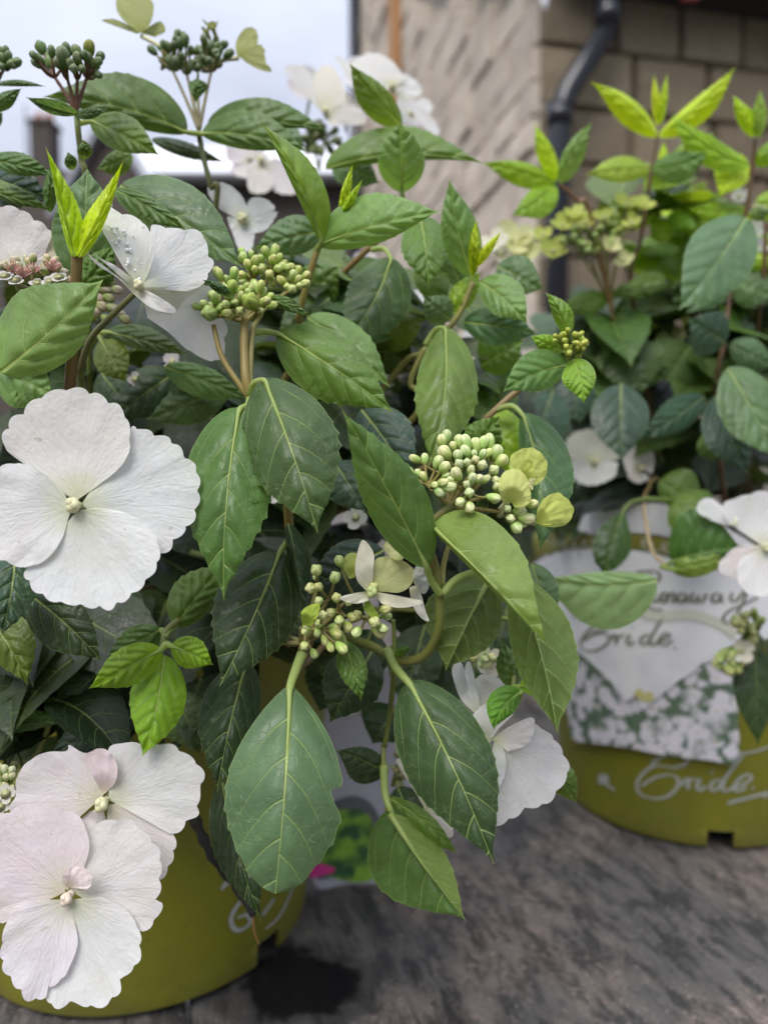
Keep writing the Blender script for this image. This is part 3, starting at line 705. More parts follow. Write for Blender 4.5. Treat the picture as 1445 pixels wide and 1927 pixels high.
EDGE = []
def leaf_grid(mapf, nx, ns, nteeth, am, seed, tmax=.43, tipq=1.18, notch=None, acu=1.0):
    """mapf(t, lat, h, relief) -> world point; lat in -1..1 is the true lateral coordinate, h the local half width"""
    kk = math.log(.5) / math.log(tmax); r = random.Random(seed); o1, o2 = r.uniform(0, 1), r.uniform(0, 1)
    sv = [0]
    for i in range(1, ns + 1): sv.append((i / ns) ** 1.15)
    ss = [-x for x in reversed(sv[1:])] + sv; nc = len(ss)
    vs, us, fs = [], [], []; EDGE.clear()
    wv = r.uniform(0, 6.28)
    for i in range(nx + 1):
        t = i / nx; q = .74 + (tipq - .74) * smooth(t, .25, .8)
        h0 = max(0.0, math.sin(math.pi * min(1, max(0, t)) ** kk)) ** q
        if t > .84: h0 *= 1 - .30 * acu * smooth(t, .84, .965) * (1 - smooth(t, .97, 1.0))
        for s in ss:
            sd = 0 if s < 0 else 1
            ph = (t * nteeth + (o1 if sd else o2)); fr = ph - math.floor(ph)
            tooth = am * smooth(t, .25, .6) * (fr ** 2.0 - .4) * (1 + .5 * smooth(t, .6, .9)) * (1 - .3 * smooth(t, .9, 1))
            tooth += .035 * noise.noise((t * 4.5, sd * 9.1 + seed * .37, 2))
            h = h0 * (1 + tooth)
            if notch and notch[0] == sd: h *= 1 - notch[2] * smooth(t, notch[1] - .002, notch[1] + .012) * (1 - smooth(t, notch[1] + .03, notch[1] + .15))
            lat = s * h; al = abs(lat)
            p6 = (t - .17 * al - .30 * al * al + (.035 if s > 0 else -.035)) * 5.2
            dv = abs(p6 - round(p6)); quilt = smooth(dv, 0, .34) * smooth(al, .0, .18) * (1 - .6 * smooth(abs(s), .75, 1)) * smooth(t, .05, .2)
            rel = quilt * 1.0 - .5 * (1 - smooth(al, 0, .10)) + .55 * noise.noise((t * 5 + seed, lat * 2.2, 4.3)) + .8 * s * s * math.sin(t * 9 + wv + (2 if s > 0 else 0)) * .8
            vs.append(mapf(t, lat, s, rel)); us.append((t, .5 + .5 * lat)); EDGE.append(abs(s))
    for i in range(nx):
        for j in range(nc - 1):
            a = i * nc + j; fs.append((a, a + 1, a + nc + 1, a + nc))
    return vs, us, fs
def face_to(vs, fs, want):
    """orient faces so that most of them face the point want"""
    acc = 0
    for f in fs[::7]:
        a, b_, c = vs[f[0]], vs[f[1]], vs[f[2]]; n = (b_ - a).cross(c - a); acc += n.dot(want - a)
    return fs if acc > 0 else [tuple(reversed(f)) for f in fs]

def L(pl, b, t, wa, wb, col='md', bend=0, ea=3, eb=3, bow=-4, under=0, pet=None, nt=11, am=.105, q=1, rel=1.15, va=1.0, pr=1.2, tmax=.43, tipq=1.18, notch=None, curl=0, acu=1.0):
    bx, by, bd = b; tx, ty, td = t; par = PLANT[pl]; seed = rnd.randrange(9999)
    dx, dy = tx - bx, ty - by; ln = math.hypot(dx, dy) or 1; ux, uy = dx / ln, dy / ln
    cxp, cyp = (bx + tx) / 2 - uy * bend, (by + ty) / 2 + ux * bend
    def mapf(u, lat, s, r_):
        x = (1 - u) ** 2 * bx + 2 * u * (1 - u) * cxp + u * u * tx; y = (1 - u) ** 2 * by + 2 * u * (1 - u) * cyp + u * u * ty
        ddx = 2 * (1 - u) * (cxp - bx) + 2 * u * (tx - cxp); ddy = 2 * (1 - u) * (cyp - by) + 2 * u * (ty - cyp); dl = math.hypot(ddx, ddy) or 1
        nx_, ny_ = -ddy / dl, ddx / dl
        al = abs(lat); W = wa if lat > 0 else wb; E = ea if lat > 0 else eb
        d = bd + (td - bd) * u + bow * 4 * u * (1 - u) + E * (al ** 1.3) + curl * max(0, u - .6) ** 2 * 20
        d -= r_ * rel * (1 if not under else -1)
        return P(x + nx_ * W * lat, y + ny_ * W * lat, d / 1000)
    # lat>0 lies on side a
    vs, us, fs = leaf_grid(mapf, int(66 * q) if q >= .9 else int(44 * q) + 6, 8 if q >= .9 else 5, nt, am, seed, tmax, tipq, notch, acu)
    fs = face_to(vs, fs, EYE)
    if under: fs = [tuple(reversed(f)) for f in fs]
    mb = MB(); mb.add(vs, fs, us)
    og = P(bx, by, bd / 1000)
    # raised midrib and petiole
    mid = [mapf(.62 * i / 10, 0, 0, (-.1 if not under else .3)) for i in range(11)]
    if under: mb.tube(mid, [.0011 * (1 - .8 * i / 10) for i in range(11)], 6, uv=(.3, .5))
    if pet:
        pts = [P(x, y, d / 1000) for x, y, d in pet] + [mapf(.015, 0, 0, 0), mapf(.10, 0, 0, -.3), mapf(.24, 0, 0, -.3), mapf(.42, 0, 0, -.5)]
        sp = spline(pts, 5); rr = pr / 1000 * (1.0 if bd < 300 else 1.15)
        npt = 5 * (len(pts) - 4); ns_ = len(sp) - 1
        mb.tube(sp, [rr * (1 - .3 * i / npt) if i <= npt else rr * .7 * (1 - .9 * ((i - npt) / (ns_ - npt)) ** .6) for i in range(ns_ + 1)], 8, uv=(.25, .5)); og = pts[0]
    o = mb.build('leaf', M['leaf'], par, og, (*warm(jit(COL[col] if isinstance(col, str) else col, .07)), va if q >= .9 else va * .7), True, True)
    at = o.data.attributes.new('edge', 'FLOAT', 'POINT'); at.data.foreach_set('value', EDGE + [0.0] * (len(o.data.vertices) - len(EDGE)))
    return o

def L3(pl, pos, D, N, ln, hw, col, q=.35, droop=.5, seed=None, sc_=.45, va=.35):  # by default leaf colours are scaled down, painting in the plants' inner shade
    """leaf laid out in world space: base, direction, upper-face normal, length and half width in metres"""
    seed = rnd.randrange(9999) if seed is None else seed
    D = D.normalized(); S = D.cross(N).normalized(); N = S.cross(D).normalized(); pos = Vector(pos)
    g = Vector((0, 0, -1)); fold = rnd.uniform(.1, .45)
    def mapf(u, lat, s, r_):
        x = ln * u; sag = droop * ln * u * u * .5
        return pos + D * (x - sag * .25) + (g - D * g.dot(D) * .6) * sag * .8 + S * (lat * hw) + N * (fold * abs(lat) * hw + r_ * ln * .009)
    vs, us, fs = leaf_grid(mapf, int(44 * q) + 6, 4, 9, .08, seed)
    n = Vector((0, 0, 0))
    for f in fs[::5]: n += (vs[f[1]] - vs[f[0]]).cross(vs[f[2]] - vs[f[0]])
    if n.dot(N) < 0: fs = [tuple(reversed(f)) for f in fs]
    mb = MB(); mb.add(vs, fs, us)
    mb.tube([pos - D * ln * .16 + g * ln * .02, pos - D * .0, pos + D * ln * .05], [.0013, .0011, .0008], 6, uv=(.25, .5))
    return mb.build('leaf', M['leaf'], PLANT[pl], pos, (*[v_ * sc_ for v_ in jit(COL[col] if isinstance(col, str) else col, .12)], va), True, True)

# ---------------- petals and flowers
def petal_grid(base, outline, mapf, scal=.03, nb=9, M_=84, nr=13, seed=0):
    r = random.Random(seed); B = Vector((base[0], base[1], 0)); oc = spline([(x, y, 0) for x, y in outline], 8)
    acc = [0]
    for a, c in zip(oc, oc[1:]): acc.append(acc[-1] + (c - a).length)
    tot = acc[-1]; out = []; j = 0
    for i in range(M_ + 1):
        s = tot * i / M_
        while j < len(acc) - 2 and acc[j + 1] < s: j += 1
        f = (s - acc[j]) / max(1e-9, acc[j + 1] - acc[j]); out.append(oc[j].lerp(oc[j + 1], min(1, f)))
    Rm = max((p - B).length for p in out)
    # scallops along the outer rim
    ph = r.uniform(0, 1)
    for i, p in enumerate(out):
        v = p - B; rr = v.length / Rm; m = i / M_
        wob = m * nb + ph + .35 * noise.noise((m * 4, seed, 1)); sca = abs(math.sin(math.pi * wob)) ** .7 - .75
        p2 = p + (v.normalized() if v.length > 1e-6 else v) * Rm * scal * 1.75 * sca * smooth(rr, .5, .8) * (.75 + .7 * noise.noise((m * 7, seed + 3, 5)))
        out[i] = p2
    vs, us, fs = [], [], []
    for k in range(nr + 1):
        f = k / nr; f2 = .02 + .98 * f
        for i, p in enumerate(out):
            q = B.lerp(p, f2); v = (q - B) / Rm
            ang = math.atan2(v.y, v.x)
            wr = .22 * noise.noise((math.cos(ang) * 6 + seed, math.sin(ang) * 6, f2 * 1.2)) * f2 + .6 * noise.noise((v.x * 5, v.y * 5, seed * 1.7)) * f2
            wr += .6 * f2 ** 3 * noise.noise((i / M_ * 9, seed + 8, 2))
            vs.append(mapf(q.x, q.y, v.length, wr, (i / M_ - .5) * 2)); us.append((v.length, i / M_))
    n = M_ + 1
    for k in range(nr):
        for i in range(M_): a = k * n + i; fs.append((a, a + 1, a + n + 1, a + n))
    return vs, us, fs
FL = {}
def flower(pl, c, grad, petals, cen=(.62, .60, .36), tint=(.80, .79, .765), cenr=.0020, stalk=None, q=1, claw=False):
    """c = centre (px, py, d mm); grad = depth gradient (mm per 100 px in x and y); petals = list of (outline, depth offset, cup, options)"""
    cx, cy, cd = c; par = PLANT[pl]; og = P(cx, cy, cd / 1000)
    mb = MB()
    def sph(p, r, n=8):
        vs = []; fs = []
        for i in range(n + 1):
            a = math.pi * i / n
            for k in range(n): vs.append(p + Vector((r * math.sin(a) * math.cos(6.2832 * k / n), r * math.sin(a) * math.sin(6.2832 * k / n), r * math.cos(a) * 1.1)))
        for i in range(n):
            for k in range(n): fs.append((i * n + k, (i + 1) * n + k, (i + 1) * n + (k + 1) % n, i * n + (k + 1) % n))
        mb.add(vs, fs)
    if cenr > 0:
        p0 = og - FWD * .0022; sph(p0, cenr)
        for a in (0, 2.1, 4.2): sph(p0 + (RT * math.cos(a) + UP * math.sin(a)) * cenr * .45 - FWD * cenr * .45, cenr * .62, 6)
        mb.tube([p0 + FWD * .0015, p0 + FWD * .008], [.0011, .0009], 6)
    if stalk:
        pts = spline([og + FWD * .002] + [P(x, y, d / 1000) for x, y, d in stalk], 5); mb.tube(pts, .0009, 7)
    if not mb.v: mb.tube([og, og + FWD * .004], .0006, 6)
    fo = mb.build('flower', M['tissue'], par, og, cen, True)
    for pd in petals:
        outl, off, cup = pd[:3]; opt = pd[3] if len(pd) > 3 else {}
        if claw and 'base' not in opt:
            mx_ = sum(p_[0] for p_ in outl) / len(outl) - cx; my_ = sum(p_[1] for p_ in outl) / len(outl) - cy; ml = math.hypot(mx_, my_)
            opt = dict(opt, base=(cx + mx_ / ml * 9, cy + my_ / ml * 9)); outl = [p_ for p_ in outl if math.hypot(p_[0] - cx, p_[1] - cy) > 30]
        bx, by = opt.get('base', (cx, cy)); tn = opt.get('tint', tint); g = opt.get('grad', grad); wr_ = opt.get('wr', .9)
        def mapf(x, y, f, wr, sd):
            d = cd + g[0] * (x - cx) / 100 + g[1] * (y - cy) / 100 + off * smooth(f, .05, .5) + cup * f * f + wr * wr_ + opt.get('roll', 0) * sd * f
            return P(x, y, d / 1000)
        sd = rnd.randrange(999)
        vs, us, fs = petal_grid((bx, by), outl, mapf, opt.get('scal', .03), opt.get('nb', 9) * 1.25, 132 if q >= 1 else 50, 13 if q >= 1 else 7, sd)
        fs = face_to(vs, fs, EYE)
        m2 = MB(); m2.add(vs, fs, us); m2.build('petal', M['petal'], fo, og, jit(tn, .015), True, True)
    return fo
def flower3(pl, pos, N, rad, tint, n=4, cup=.25, cen=(.5, .5, .25), spin=None, q=0):
    """four-petalled floret laid out in world space"""
    pos = Vector(pos); N = N.normalized(); U = N.orthogonal().normalized(); U = Matrix.Rotation(rnd.uniform(0, 6.28) if spin is None else spin, 3, N) @ U; V = N.cross(U)
    mb = MB(); mb.tube([pos - N * rad * 1.2, pos, pos + N * rad * .12], [.0007, .0009, .0016], 7)
    fo = mb.build('flower', M['tissue'], PLANT[pl], pos, cen, True)
    for k in range(n):
        a = 2 * math.pi * k / n + rnd.uniform(-.1, .1); wr_ = rnd.uniform(.85, 1.05); ca, sa = math.cos(a), math.sin(a)
        ol = [(.03, -.05), (.25, -.36 * wr_), (.60, -.52 * wr_), (.88, -.36 * wr_), (1.0, 0), (.88, .36 * wr_), (.60, .52 * wr_), (.25, .36 * wr_), (.03, .05)]
        cu = cup * rnd.uniform(.6, 1.3)
        def mapf(x, y, f, wr, sd):
            X, Y = x * ca - y * sa, x * sa + y * ca
            return pos + (U * X + V * Y) * rad * (1 - .25 * abs(cu) * f) + N * rad * (cu * f * f * 1.2 + .05 * wr + (.03 if k % 2 else -.03) * f)
        vs, us, fs = petal_grid((0, 0), ol, mapf, .035, 7, 36, 6, rnd.randrange(999))
        nn = Vector((0, 0, 0))
        for f in fs[::5]: nn += (vs[f[1]] - vs[f[0]]).cross(vs[f[2]] - vs[f[0]])
        if nn.dot(N) < 0: fs = [tuple(reversed(f)) for f in fs]
        m2 = MB(); m2.add(vs, fs, us); m2.build('petal', M['petal'], fo, pos, jit(tint, .03), True, True)
    return fo

# ---------------- buds, stems
def bud_mesh(seed):
    r = random.Random(seed); vs = []; fs = []; n = 16; rows = [(-1.0, .28), (-.75, .62), (-.35, .9), (.05, 1.0), (.45, .94), (.78, .66), (.97, .28)]
    for z, rr in rows:
        for k in range(n):
            a = 2 * math.pi * k / n; lob = 1 + .15 * math.cos(4 * a) * smooth(z, -.3, .8)
            vs.append((rr * lob * math.cos(a), rr * lob * math.sin(a), z * (1.12 + .05 * seed % 2)))
    for j in range(len(rows) - 1):
        for k in range(n): fs.append((j * n + k, j * n + (k + 1) % n, (j + 1) * n + (k + 1) % n, (j + 1) * n + k))
    fs.append(tuple(range(n - 1, -1, -1))); fs.append(tuple(range((len(rows) - 1) * n, len(rows) * n)))
    return mesh('bud', vs, fs)
BM = [bud_mesh(i) for i in range(4)]
for m_ in BM: m_.materials.append(M['bud'])
def head(pl, hubs, node, buds, bcol, scol=(.30, .26, .07), pr=.00045, tall=1.22, rnode=.0008, drop=1.0, join=False):
    """flower head: hubs = branch points (px,py,d), node = where the branches meet, buds = (px,py,r px,d, colour)"""
    nd = P(node[0], node[1], node[2] / 1000); mb = MB(); H = [P(x, y, d / 1000) for x, y, d in hubs]
    for h in H:
        mid = nd.lerp(h, .55) + (h - nd).length * Vector((0, 0, .02)); mb.tube(spline([nd, mid, h], 5), [rnode * (1 - .35 * i / 10) for i in range(11)], 7)
    items = []
    for bd in buds:
        x, y, r_, d = bd[:4]; p = P(x, y, d / 1000); rr = r_ * d / 1000 / FPX
        h = min(H, key=lambda q_: (q_ - p).length); ax = (p - h); ax = ax.normalized() if ax.length > 1e-6 else Vector((0, 0, 1))
        e = p - ax * rr * .9
        mb.tube(spline([h, h.lerp(e, .5) + Vector((0, 0, -.0008)), e], 3), [pr * (1.15 - .05 * i) for i in range(7)], 6)
        items.append((p, ax, rr, bd[4] if len(bd) > 4 else bcol))
    ho = mb.build('flower_head', M['stem'], PLANT[pl], nd, scol, True)
    for p, ax, rr, colr in items:
        o = bpy.data.objects.new('bud', BM[rnd.randrange(4)]); C.objects.link(o); o.parent = ho; o.location = p - nd
        o.rotation_mode = 'QUATERNION'; o.rotation_quaternion = ax.to_track_quat('Z', 'Y') @ Matrix.Rotation(rnd.uniform(0, 6), 3, 'Z').to_quaternion()
        s = rr * rnd.uniform(.92, 1.1); o.scale = (s, s, s * tall * rnd.uniform(.95, 1.15)); c_ = jit(colr, .10); o.color = (*c_, 1)
    return ho
def stem(pl, pts, r0, r1, col=(.12, .13, .03), root=False, rmm=True):
    q = [P(x, y, d / 1000) for x, y, d in pts]
    if root:
        s0 = wloc(PLANT[pl]) + Vector((rnd.uniform(-.05, .05), rnd.uniform(-.05, .05), -.004))
        e = q[-1]; m1 = e.lerp(s0, .5); m1.z = (m1.z + s0.z) / 2 + .01; q += [m1, s0]
    sp = spline(q, 7); n = len(sp); mb = MB()
    mb.tube(sp, [(.72 if pl == 'l' else .66) * (r0 + (r1 - r0) * i / (n - 1)) / 1000 * (1 + .06 * noise.noise((i * .6, r0, 1))) for i in range(n)], 10)
    return mb.build('stem', M['stem'], PLANT[pl], sp[-1], col, True)
for n_, o_ in PLANT.items(): WL[o_.name] = Vector(o_.location)
RED = (.24, .19, .05); GRN = (.16, .20, .04); BRN = (.11, .065, .025); YST = (.30, .29, .09)

# =================================================================== hero leaves, centre
L('l', (452, 766, 214), (422, 1130, 200), 82, 84, 'md', bend=22, ea=7, eb=5, bow=-7, pet=[(470, 752, 220), (466, 763, 217)], nt=12, tmax=.40)
L('l', (496, 712, 214), (598, 1003, 196), 90, 92, 'dk2', bend=-10, ea=8, eb=9, bow=-7, pet=[(472, 742, 220), (478, 722, 216)], nt=13, tmax=.45)
L('l', (520, 626, 236), (740, 776, 222), 66, 62, 'gr', bend=-12, ea=6, eb=6, bow=-5, pet=[(470, 630, 232), (492, 624, 235)], nt=11)
L('l', (578, 596, 258), (735, 730, 250), 40, 42, 'lt', bend=-16, ea=5, eb=5, q=.7)
L('l', (803, 1068, 205), (644, 772, 186), 62, 52, 'md', bend=8, ea=6, eb=7, bow=-3, pet=[(828, 1118, 212), (812, 1094, 209)], nt=13, tmax=.42)
L('l', (810, 988, 207), (1037, 1223, 178), 8, 92, (.165, .26, .055), bend=-10, ea=14, eb=9, bow=-10, under=0, pet=[(806, 1000, 210)], nt=9, am=.05, tmax=.33, tipq=1.35)
L('l', (965, 1075, 214), (1048, 1380, 192), 52, 70, (.062, .105, .014), bend=-20, ea=9, eb=4, bow=-3, pet=[(834, 1118, 212), (858, 1090, 212), (900, 1076, 213)], nt=14, am=.06, tmax=.5, under=1)
L('l', (925, 1080, 226), (838, 1262, 220), 85, 62, (.045, .085, .014), bend=4, ea=6, eb=5, under=1, tmax=.5, am=.05, pet=[(950, 1040, 232)])
L('l', (546, 1288, 212), (518, 1682, 190), 112, 112, (.088, .158, .074), bend=-8, ea=7, eb=8, bow=-8, pet=[(568, 1232, 224), (556, 1262, 218)], nt=10, am=.05, tmax=.53, tipq=.62, acu=-.3, notch=(0, .47, .20), pr=1.7, rel=.75)
L('l', (768, 1282, 222), (929, 1627, 200), 86, 82, (.044, .084, .030), bend=-16, ea=9, eb=6, bow=-6, pet=[(728, 1222, 232), (746, 1258, 227)], nt=14, am=.06, tmax=.42, pr=1.6)
L('l', (528, 1036, 232), (413, 1292, 212), 82, 78, 'dk', bend=-10, ea=6, eb=8, bow=-5, pet=[(548, 1010, 242)], nt=12)
L('l', (466, 1242, 240), (409, 1492, 226), 62, 52, 'dk', bend=10, ea=6, eb=6, pet=[(482, 1212, 246)], nt=10)
L('l', (305, 1222, 226), (167, 1296, 214), 38, 36, 'br', bend=2, ea=3, eb=3, bow=-2, nt=8, am=.06, pet=[(313, 1212, 228)])
L('l', (309, 1232, 229), (268, 1425, 216), 54, 52, 'br', bend=-14, ea=5, eb=4, bow=-3, nt=8, am=.06)
L('l', (322, 1216, 226), (402, 1252, 216), 30, 32, 'br', bend=-6, ea=3, eb=3, nt=7, am=.07, pet=[(314, 1212, 228)])
L('l', (330, 1180, 234), (425, 1058, 246), 34, 48, 'gr', bend=-6, pet=[(310, 1200, 229), (318, 1188, 231)], nt=9)
L('l', (305, 1184, 238), (195, 1250, 245), 30, 34, 'md', bend=6, pet=[(312, 1194, 231)], nt=9)
L('l', (52, 1115, 232), (193, 1244, 224), 58, 50, 'dk', bend=-10, nt=9, am=.09)
L('l', (30, 1040, 222), (4, 1196, 214), 52, 48, (.04, .085, .045), bend=-8, nt=9)
L('l', (-30, 1150, 236), (53, 1290, 228), 42, 55, 'ol', bend=-14, nt=8)
L('l', (-90, 1362, 250), (134, 1358, 244), 24, 34, 'md', bend=-6, q=.7)
L('l', (70, 1215, 262), (40, 1372, 258), 55, 55, 'dk2', bend=4, q=.7)
L('l', (210, 1245, 258), (95, 1345, 250), 40, 40, 'dk', q=.7)
L('l', (260, 1345, 252), (90, 1425, 246), 42, 40, (.03, .055, .042), bend=8, q=.7)
L('l', (330, 1300, 250), (378, 1420, 244), 50, 45, 'dk2', q=.7)
L('l', (418, 1470, 258), (492, 1734, 240), 44, 46, 'dk', bend=14, nt=10)
L('l', (732, 1520, 252), (876, 1732, 236), 98, 34, 'md', bend=6, ea=6, eb=6, bow=2, pet=[(722, 1440, 258), (724, 1490, 255)], nt=9, am=.05, tmax=.42, pr=1.5)
L('l', (734, 1532, 248), (877, 1734, 230), 3, 46, (.17, .24, .05), bend=8, ea=2, eb=8, bow=-1, nt=9, am=.05, tmax=.45, under=1)
L('l', (728, 1500, 258), (862, 1608, 246), 40, 18, 'gr', bend=-16, ea=5, eb=3, pet=[(724, 1480, 257)], nt=8)
L('l', (748, 1480, 268), (800, 1600, 262), 42, 40, 'dk', q=.7)
L('l', (728, 1455, 262), (632, 1412, 258), 26, 44, 'dk', bend=8, q=.7, pet=[(724, 1440, 258)])
L('l', (648, 1206, 226), (680, 1320, 214), 28, 26, 'gr', bend=-4, nt=9, pet=[(640, 1192, 230)])
L('l', (542, 985, 234), (572, 1150, 224), 16, 26, 'dk', bend=-6, ea=10, eb=12, nt=9)
L('l', (722, 1035, 246), (572, 1108, 238), 52, 54, (.035, .06, .05), bend=-6, nt=10)
L('l', (588, 1090, 252), (690, 1160, 246), 50, 45, 'dk', q=.7)
L('l', (680, 770, 252), (775, 905, 240), 62, 58, (.045, .085, .06), bend=-6, nt=10)
L('l', (700, 1225, 252), (620, 1360, 246), 60, 55, 'dk', q=.7)
L('l', (630, 870, 250), (690, 965, 246), 45, 45, (.05, .09, .06), q=.7)
L('l', (836, 614, 262), (806, 880, 238), 56, 62, 'gr', bend=-30, ea=7, eb=6, bow=-6, nt=12, tmax=.46, pet=[(800, 650, 268), (818, 622, 266)])
L('l', (736, 484, 282), (640, 652, 268), 56, 66, 'dk2', bend=-26, ea=6, eb=6, bow=-4, nt=11, pet=[(700, 470, 290), (722, 468, 286)])
L('l', (790, 405, 282), (806, 540, 270), 46, 46, 'gr', bend=-6, nt=10, am=.1)
L('l', (790, 480, 300), (838, 590, 292), 30, 34, 'gr', q=.7)
L('l', (600, 462, 252), (830, 398, 232), 34, 62, 'lt', bend=-16, ea=4, eb=7, bow=-5, nt=11, am=.045, pet=[(596, 470, 254)])
L('l', (606, 458, 250), (490, 230, 236), 42, 14, (.17, .26, .03), bend=26, ea=8, eb=4, bow=-6, nt=11, am=.05, pet=[(597, 470, 253)])
L('l', (640, 405, 252), (664, 308, 248), 9, 9, 'yg', q=.7, am=.03, ea=2, eb=2)
L('l', (640, 410, 250), (682, 338, 246), 8, 8, 'yg', q=.7, am=.03, ea=2, eb=2)
L('l', (612, 436, 262), (478, 470, 258), 40, 36, 'bl', bend=12, nt=10, am=.06)
L('l', (600, 430, 270), (690, 448, 268), 26, 22, 'bl', q=.7)
L('l', (756, 362, 285), (752, 232, 270), 44, 44, 'lt', bend=2, nt=10, am=.04, tipq=.8, pet=[(764, 400, 288)])
L('l', (740, 352, 288), (765, 330, 290), 12, 12, 'br', q=.7)
L('l', (755, 238, 318), (657, 118, 300), 26, 34, (.12, .19, .02), bend=-6, nt=10, am=.08)
L('l', (612, 318, 318), (910, 308, 302), 14, 54, 'gr', bend=-46, nt=13, am=.07, ea=8, eb=6)
L('l', (625, 300, 330), (715, 345, 322), 36, 36, 'bl', q=.7)
L('l', (480, 228, 350), (575, 280, 340), 36, 34, 'bl', bend=-10, q=.7)
L('l', (886, 522, 275), (845, 336, 262), 40, 32, 'lt', bend=-10, nt=10, am=.05)
L('l', (890, 520, 272), (895, 412, 266), 12, 11, 'yg', q=.7, am=.05, ea=3, eb=3)
L('l', (893, 505, 270), (944, 434, 264), 8, 10, 'yg', q=.7, am=.05, ea=3, eb=3)
L('l', (902, 530, 270), (992, 610, 256), 34, 42, 'lt', bend=-12, nt=9, am=.05)
L('l', (872, 606, 282), (1012, 628, 270), 38, 36, (.075, .15, .065), bend=-4, nt=10)
L('l', (868, 540, 300), (822, 430, 292), 28, 28, 'bl', q=.7)
L('l', (848, 602, 275), (796, 558, 268), 30, 30, 'bl', q=.7)
L('l', (850, 590, 278), (905, 510, 282), 20, 26, 'br', q=.7)
L('l', (935, 500, 305), (1022, 545, 300), 40, 40, 'bl', q=.7)
L('l', (700, 640, 300), (800, 600, 292), 40, 40, 'ol', q=.7)
L('l', (770, 690, 310), (700, 640, 304), 36, 40, 'ol', q=.7)
L('l', (905, 690, 300), (985, 640, 294), 40, 50, 'gr', q=.7)
L('l', (928, 700, 312), (935, 830, 300), 48, 44, 'gr', q=.7)
for a_ in (((800, 1175, 300), (756, 1335, 288)), ((700, 1185, 300), (660, 1300, 290)), ((865, 1185, 312), (905, 1300, 300)), ((760, 1190, 320), (830, 1310, 310)), ((830, 1250, 318), (790, 1400, 306)), ((640, 1240, 310), (600, 1340, 300)), ((745, 1330, 300), (700, 1400, 292)), ((960, 1130, 330), (930, 1250, 320))):
    L('l', a_[0], a_[1], 52, 50, 'dk', bend=rnd.uniform(-8, 8), q=.7)
# node with the little yellow bud cluster
L('l', (1070, 688, 246), (945, 738, 228), 42, 36, (.12, .24, .055), bend=20, nt=8, am=.04, pet=[(1074, 684, 248)])
L('l', (1078, 676, 242), (1098, 760, 230), 34, 30, (.17, .32, .03), bend=-10, nt=6, am=.03, tmax=.4)
L('l', (1066, 632, 250), (1026, 550, 246), 24, 14, (.16, .30, .04), bend=12, nt=6, am=.03)
L('l', (1060, 660, 252), (998, 632, 250), 18, 22, 'br', q=.7)
L('l', (1068, 694, 252), (1000, 722, 250), 20, 14, 'yg', q=.7)
L('l', (982, 778, 252), (1014, 1038, 232), 30, 66, (.065, .14, .055), bend=-34, ea=9, eb=6, bow=-4, nt=13, am=.06, pet=[(932, 772, 258), (962, 764, 255)])
L('l', (885, 860, 240), (940, 782, 232), 42, 34, 'gr', bend=-6, nt=8, am=.09)
L('l', (928, 768, 266), (975, 900, 262), 50, 45, 'br', q=.7)
L('l', (900, 960, 222), (918, 935, 216), 12, 12, 'bl', q=.7)
L('l', (1000, 1060, 262), (1040, 1180, 258), 30, 34, 'bl', q=.7)
# little leaves by the lower right flower
L('l', (978, 1292, 226), (1046, 1292, 218), 20, 24, 'br', bend=-6, nt=6, am=.03, pet=[(964, 1296, 230)])
L('l', (982, 1302, 222), (928, 1374, 208), 34, 22, (.10, .24, .02), bend=22, nt=7, am=.04, pet=[(966, 1296, 230)])
L('l', (964, 1296, 236), (944, 1205, 240), 24, 24, 'md', bend=4, nt=6, q=.8)
L('l', (1040, 1430, 250), (1086, 1512, 250), 30, 24, 'gr', q=.7)
L('l', (742, 1232, 230), (775, 1218, 226), 9, 10, 'gr', q=.7, am=.02)

# =================================================================== left side
L('l', (3, 702, 205), (195, 526, 196), 62, 96, 'lt', bend=10, ea=4, eb=9, bow=-4, nt=11, am=.04, tmax=.45)
L('l', (-25, 690, 214), (102, 745, 204), 56, 46, 'lt', bend=-10, ea=5, eb=5, nt=9, am=.05, tmax=.55)
L('l', (140, 484, 203), (86, 274, 195), 30, 10, 'yg', bend=6, ea=5, eb=3, bow=0, nt=14, am=.09, tmax=.30)
L('l', (148, 484, 203), (233, 301, 193), 14, 26, 'yg', bend=10, ea=3, eb=6, bow=0, nt=14, am=.09, tmax=.30)
L('l', (160, 530, 226), (165, 318, 224), 62, 62, 'bl', bend=-4, nt=10, am=.03, tipq=.85, pet=[(150, 560, 226)])
L('l', (150, 545, 224), (215, 460, 222), 40, 30, 'gr', bend=4, nt=8)
L('l', (215, 356, 238), (352, 432, 228), 30, 18, 'md', bend=-8, nt=10)
L('l', (226, 350, 250), (458, 505, 238), 54, 66, 'bl', bend=-20, nt=12, am=.04, ea=6, eb=6)
L('l', (-20, 300, 246), (102, 330, 240), 20, 24, 'md', bend=-6, nt=9)
L('l', (-30, 330, 262), (96, 378, 252), 44, 40, (.03, .06, .05), bend=-6, nt=9)
L('l', (-40, 355, 256), (98, 398, 248), 12, 22, 'gr', bend=-8, nt=9)
L('l', (95, 400, 240), (96, 305, 238), 14, 14, 'gr', q=.7)
L('l', (170, 228, 268), (300, 292, 256), 32, 38, 'gr', bend=-8, nt=10, am=.05, pet=[(148, 232, 270)])
L('l', (250, 292, 280), (182, 318, 276), 20, 28, 'gr', q=.7)
L('l', (352, 250, 285), (80, 182, 268), 66, 30, 'md', bend=32, ea=6, eb=5, nt=13, am=.05, pet=[(376, 252, 290)])
L('l', (345, 252, 292), (300, 192, 290), 24, 18, 'gr', q=.7)
L('l', (380, 252, 288), (578, 286, 276), 28, 46, 'md', bend=-26, nt=13, am=.04, pet=[(374, 252, 290)])
L('l', (390, 236, 300), (614, 244, 290), 14, 46, 'md', bend=-22, nt=12, am=.04)
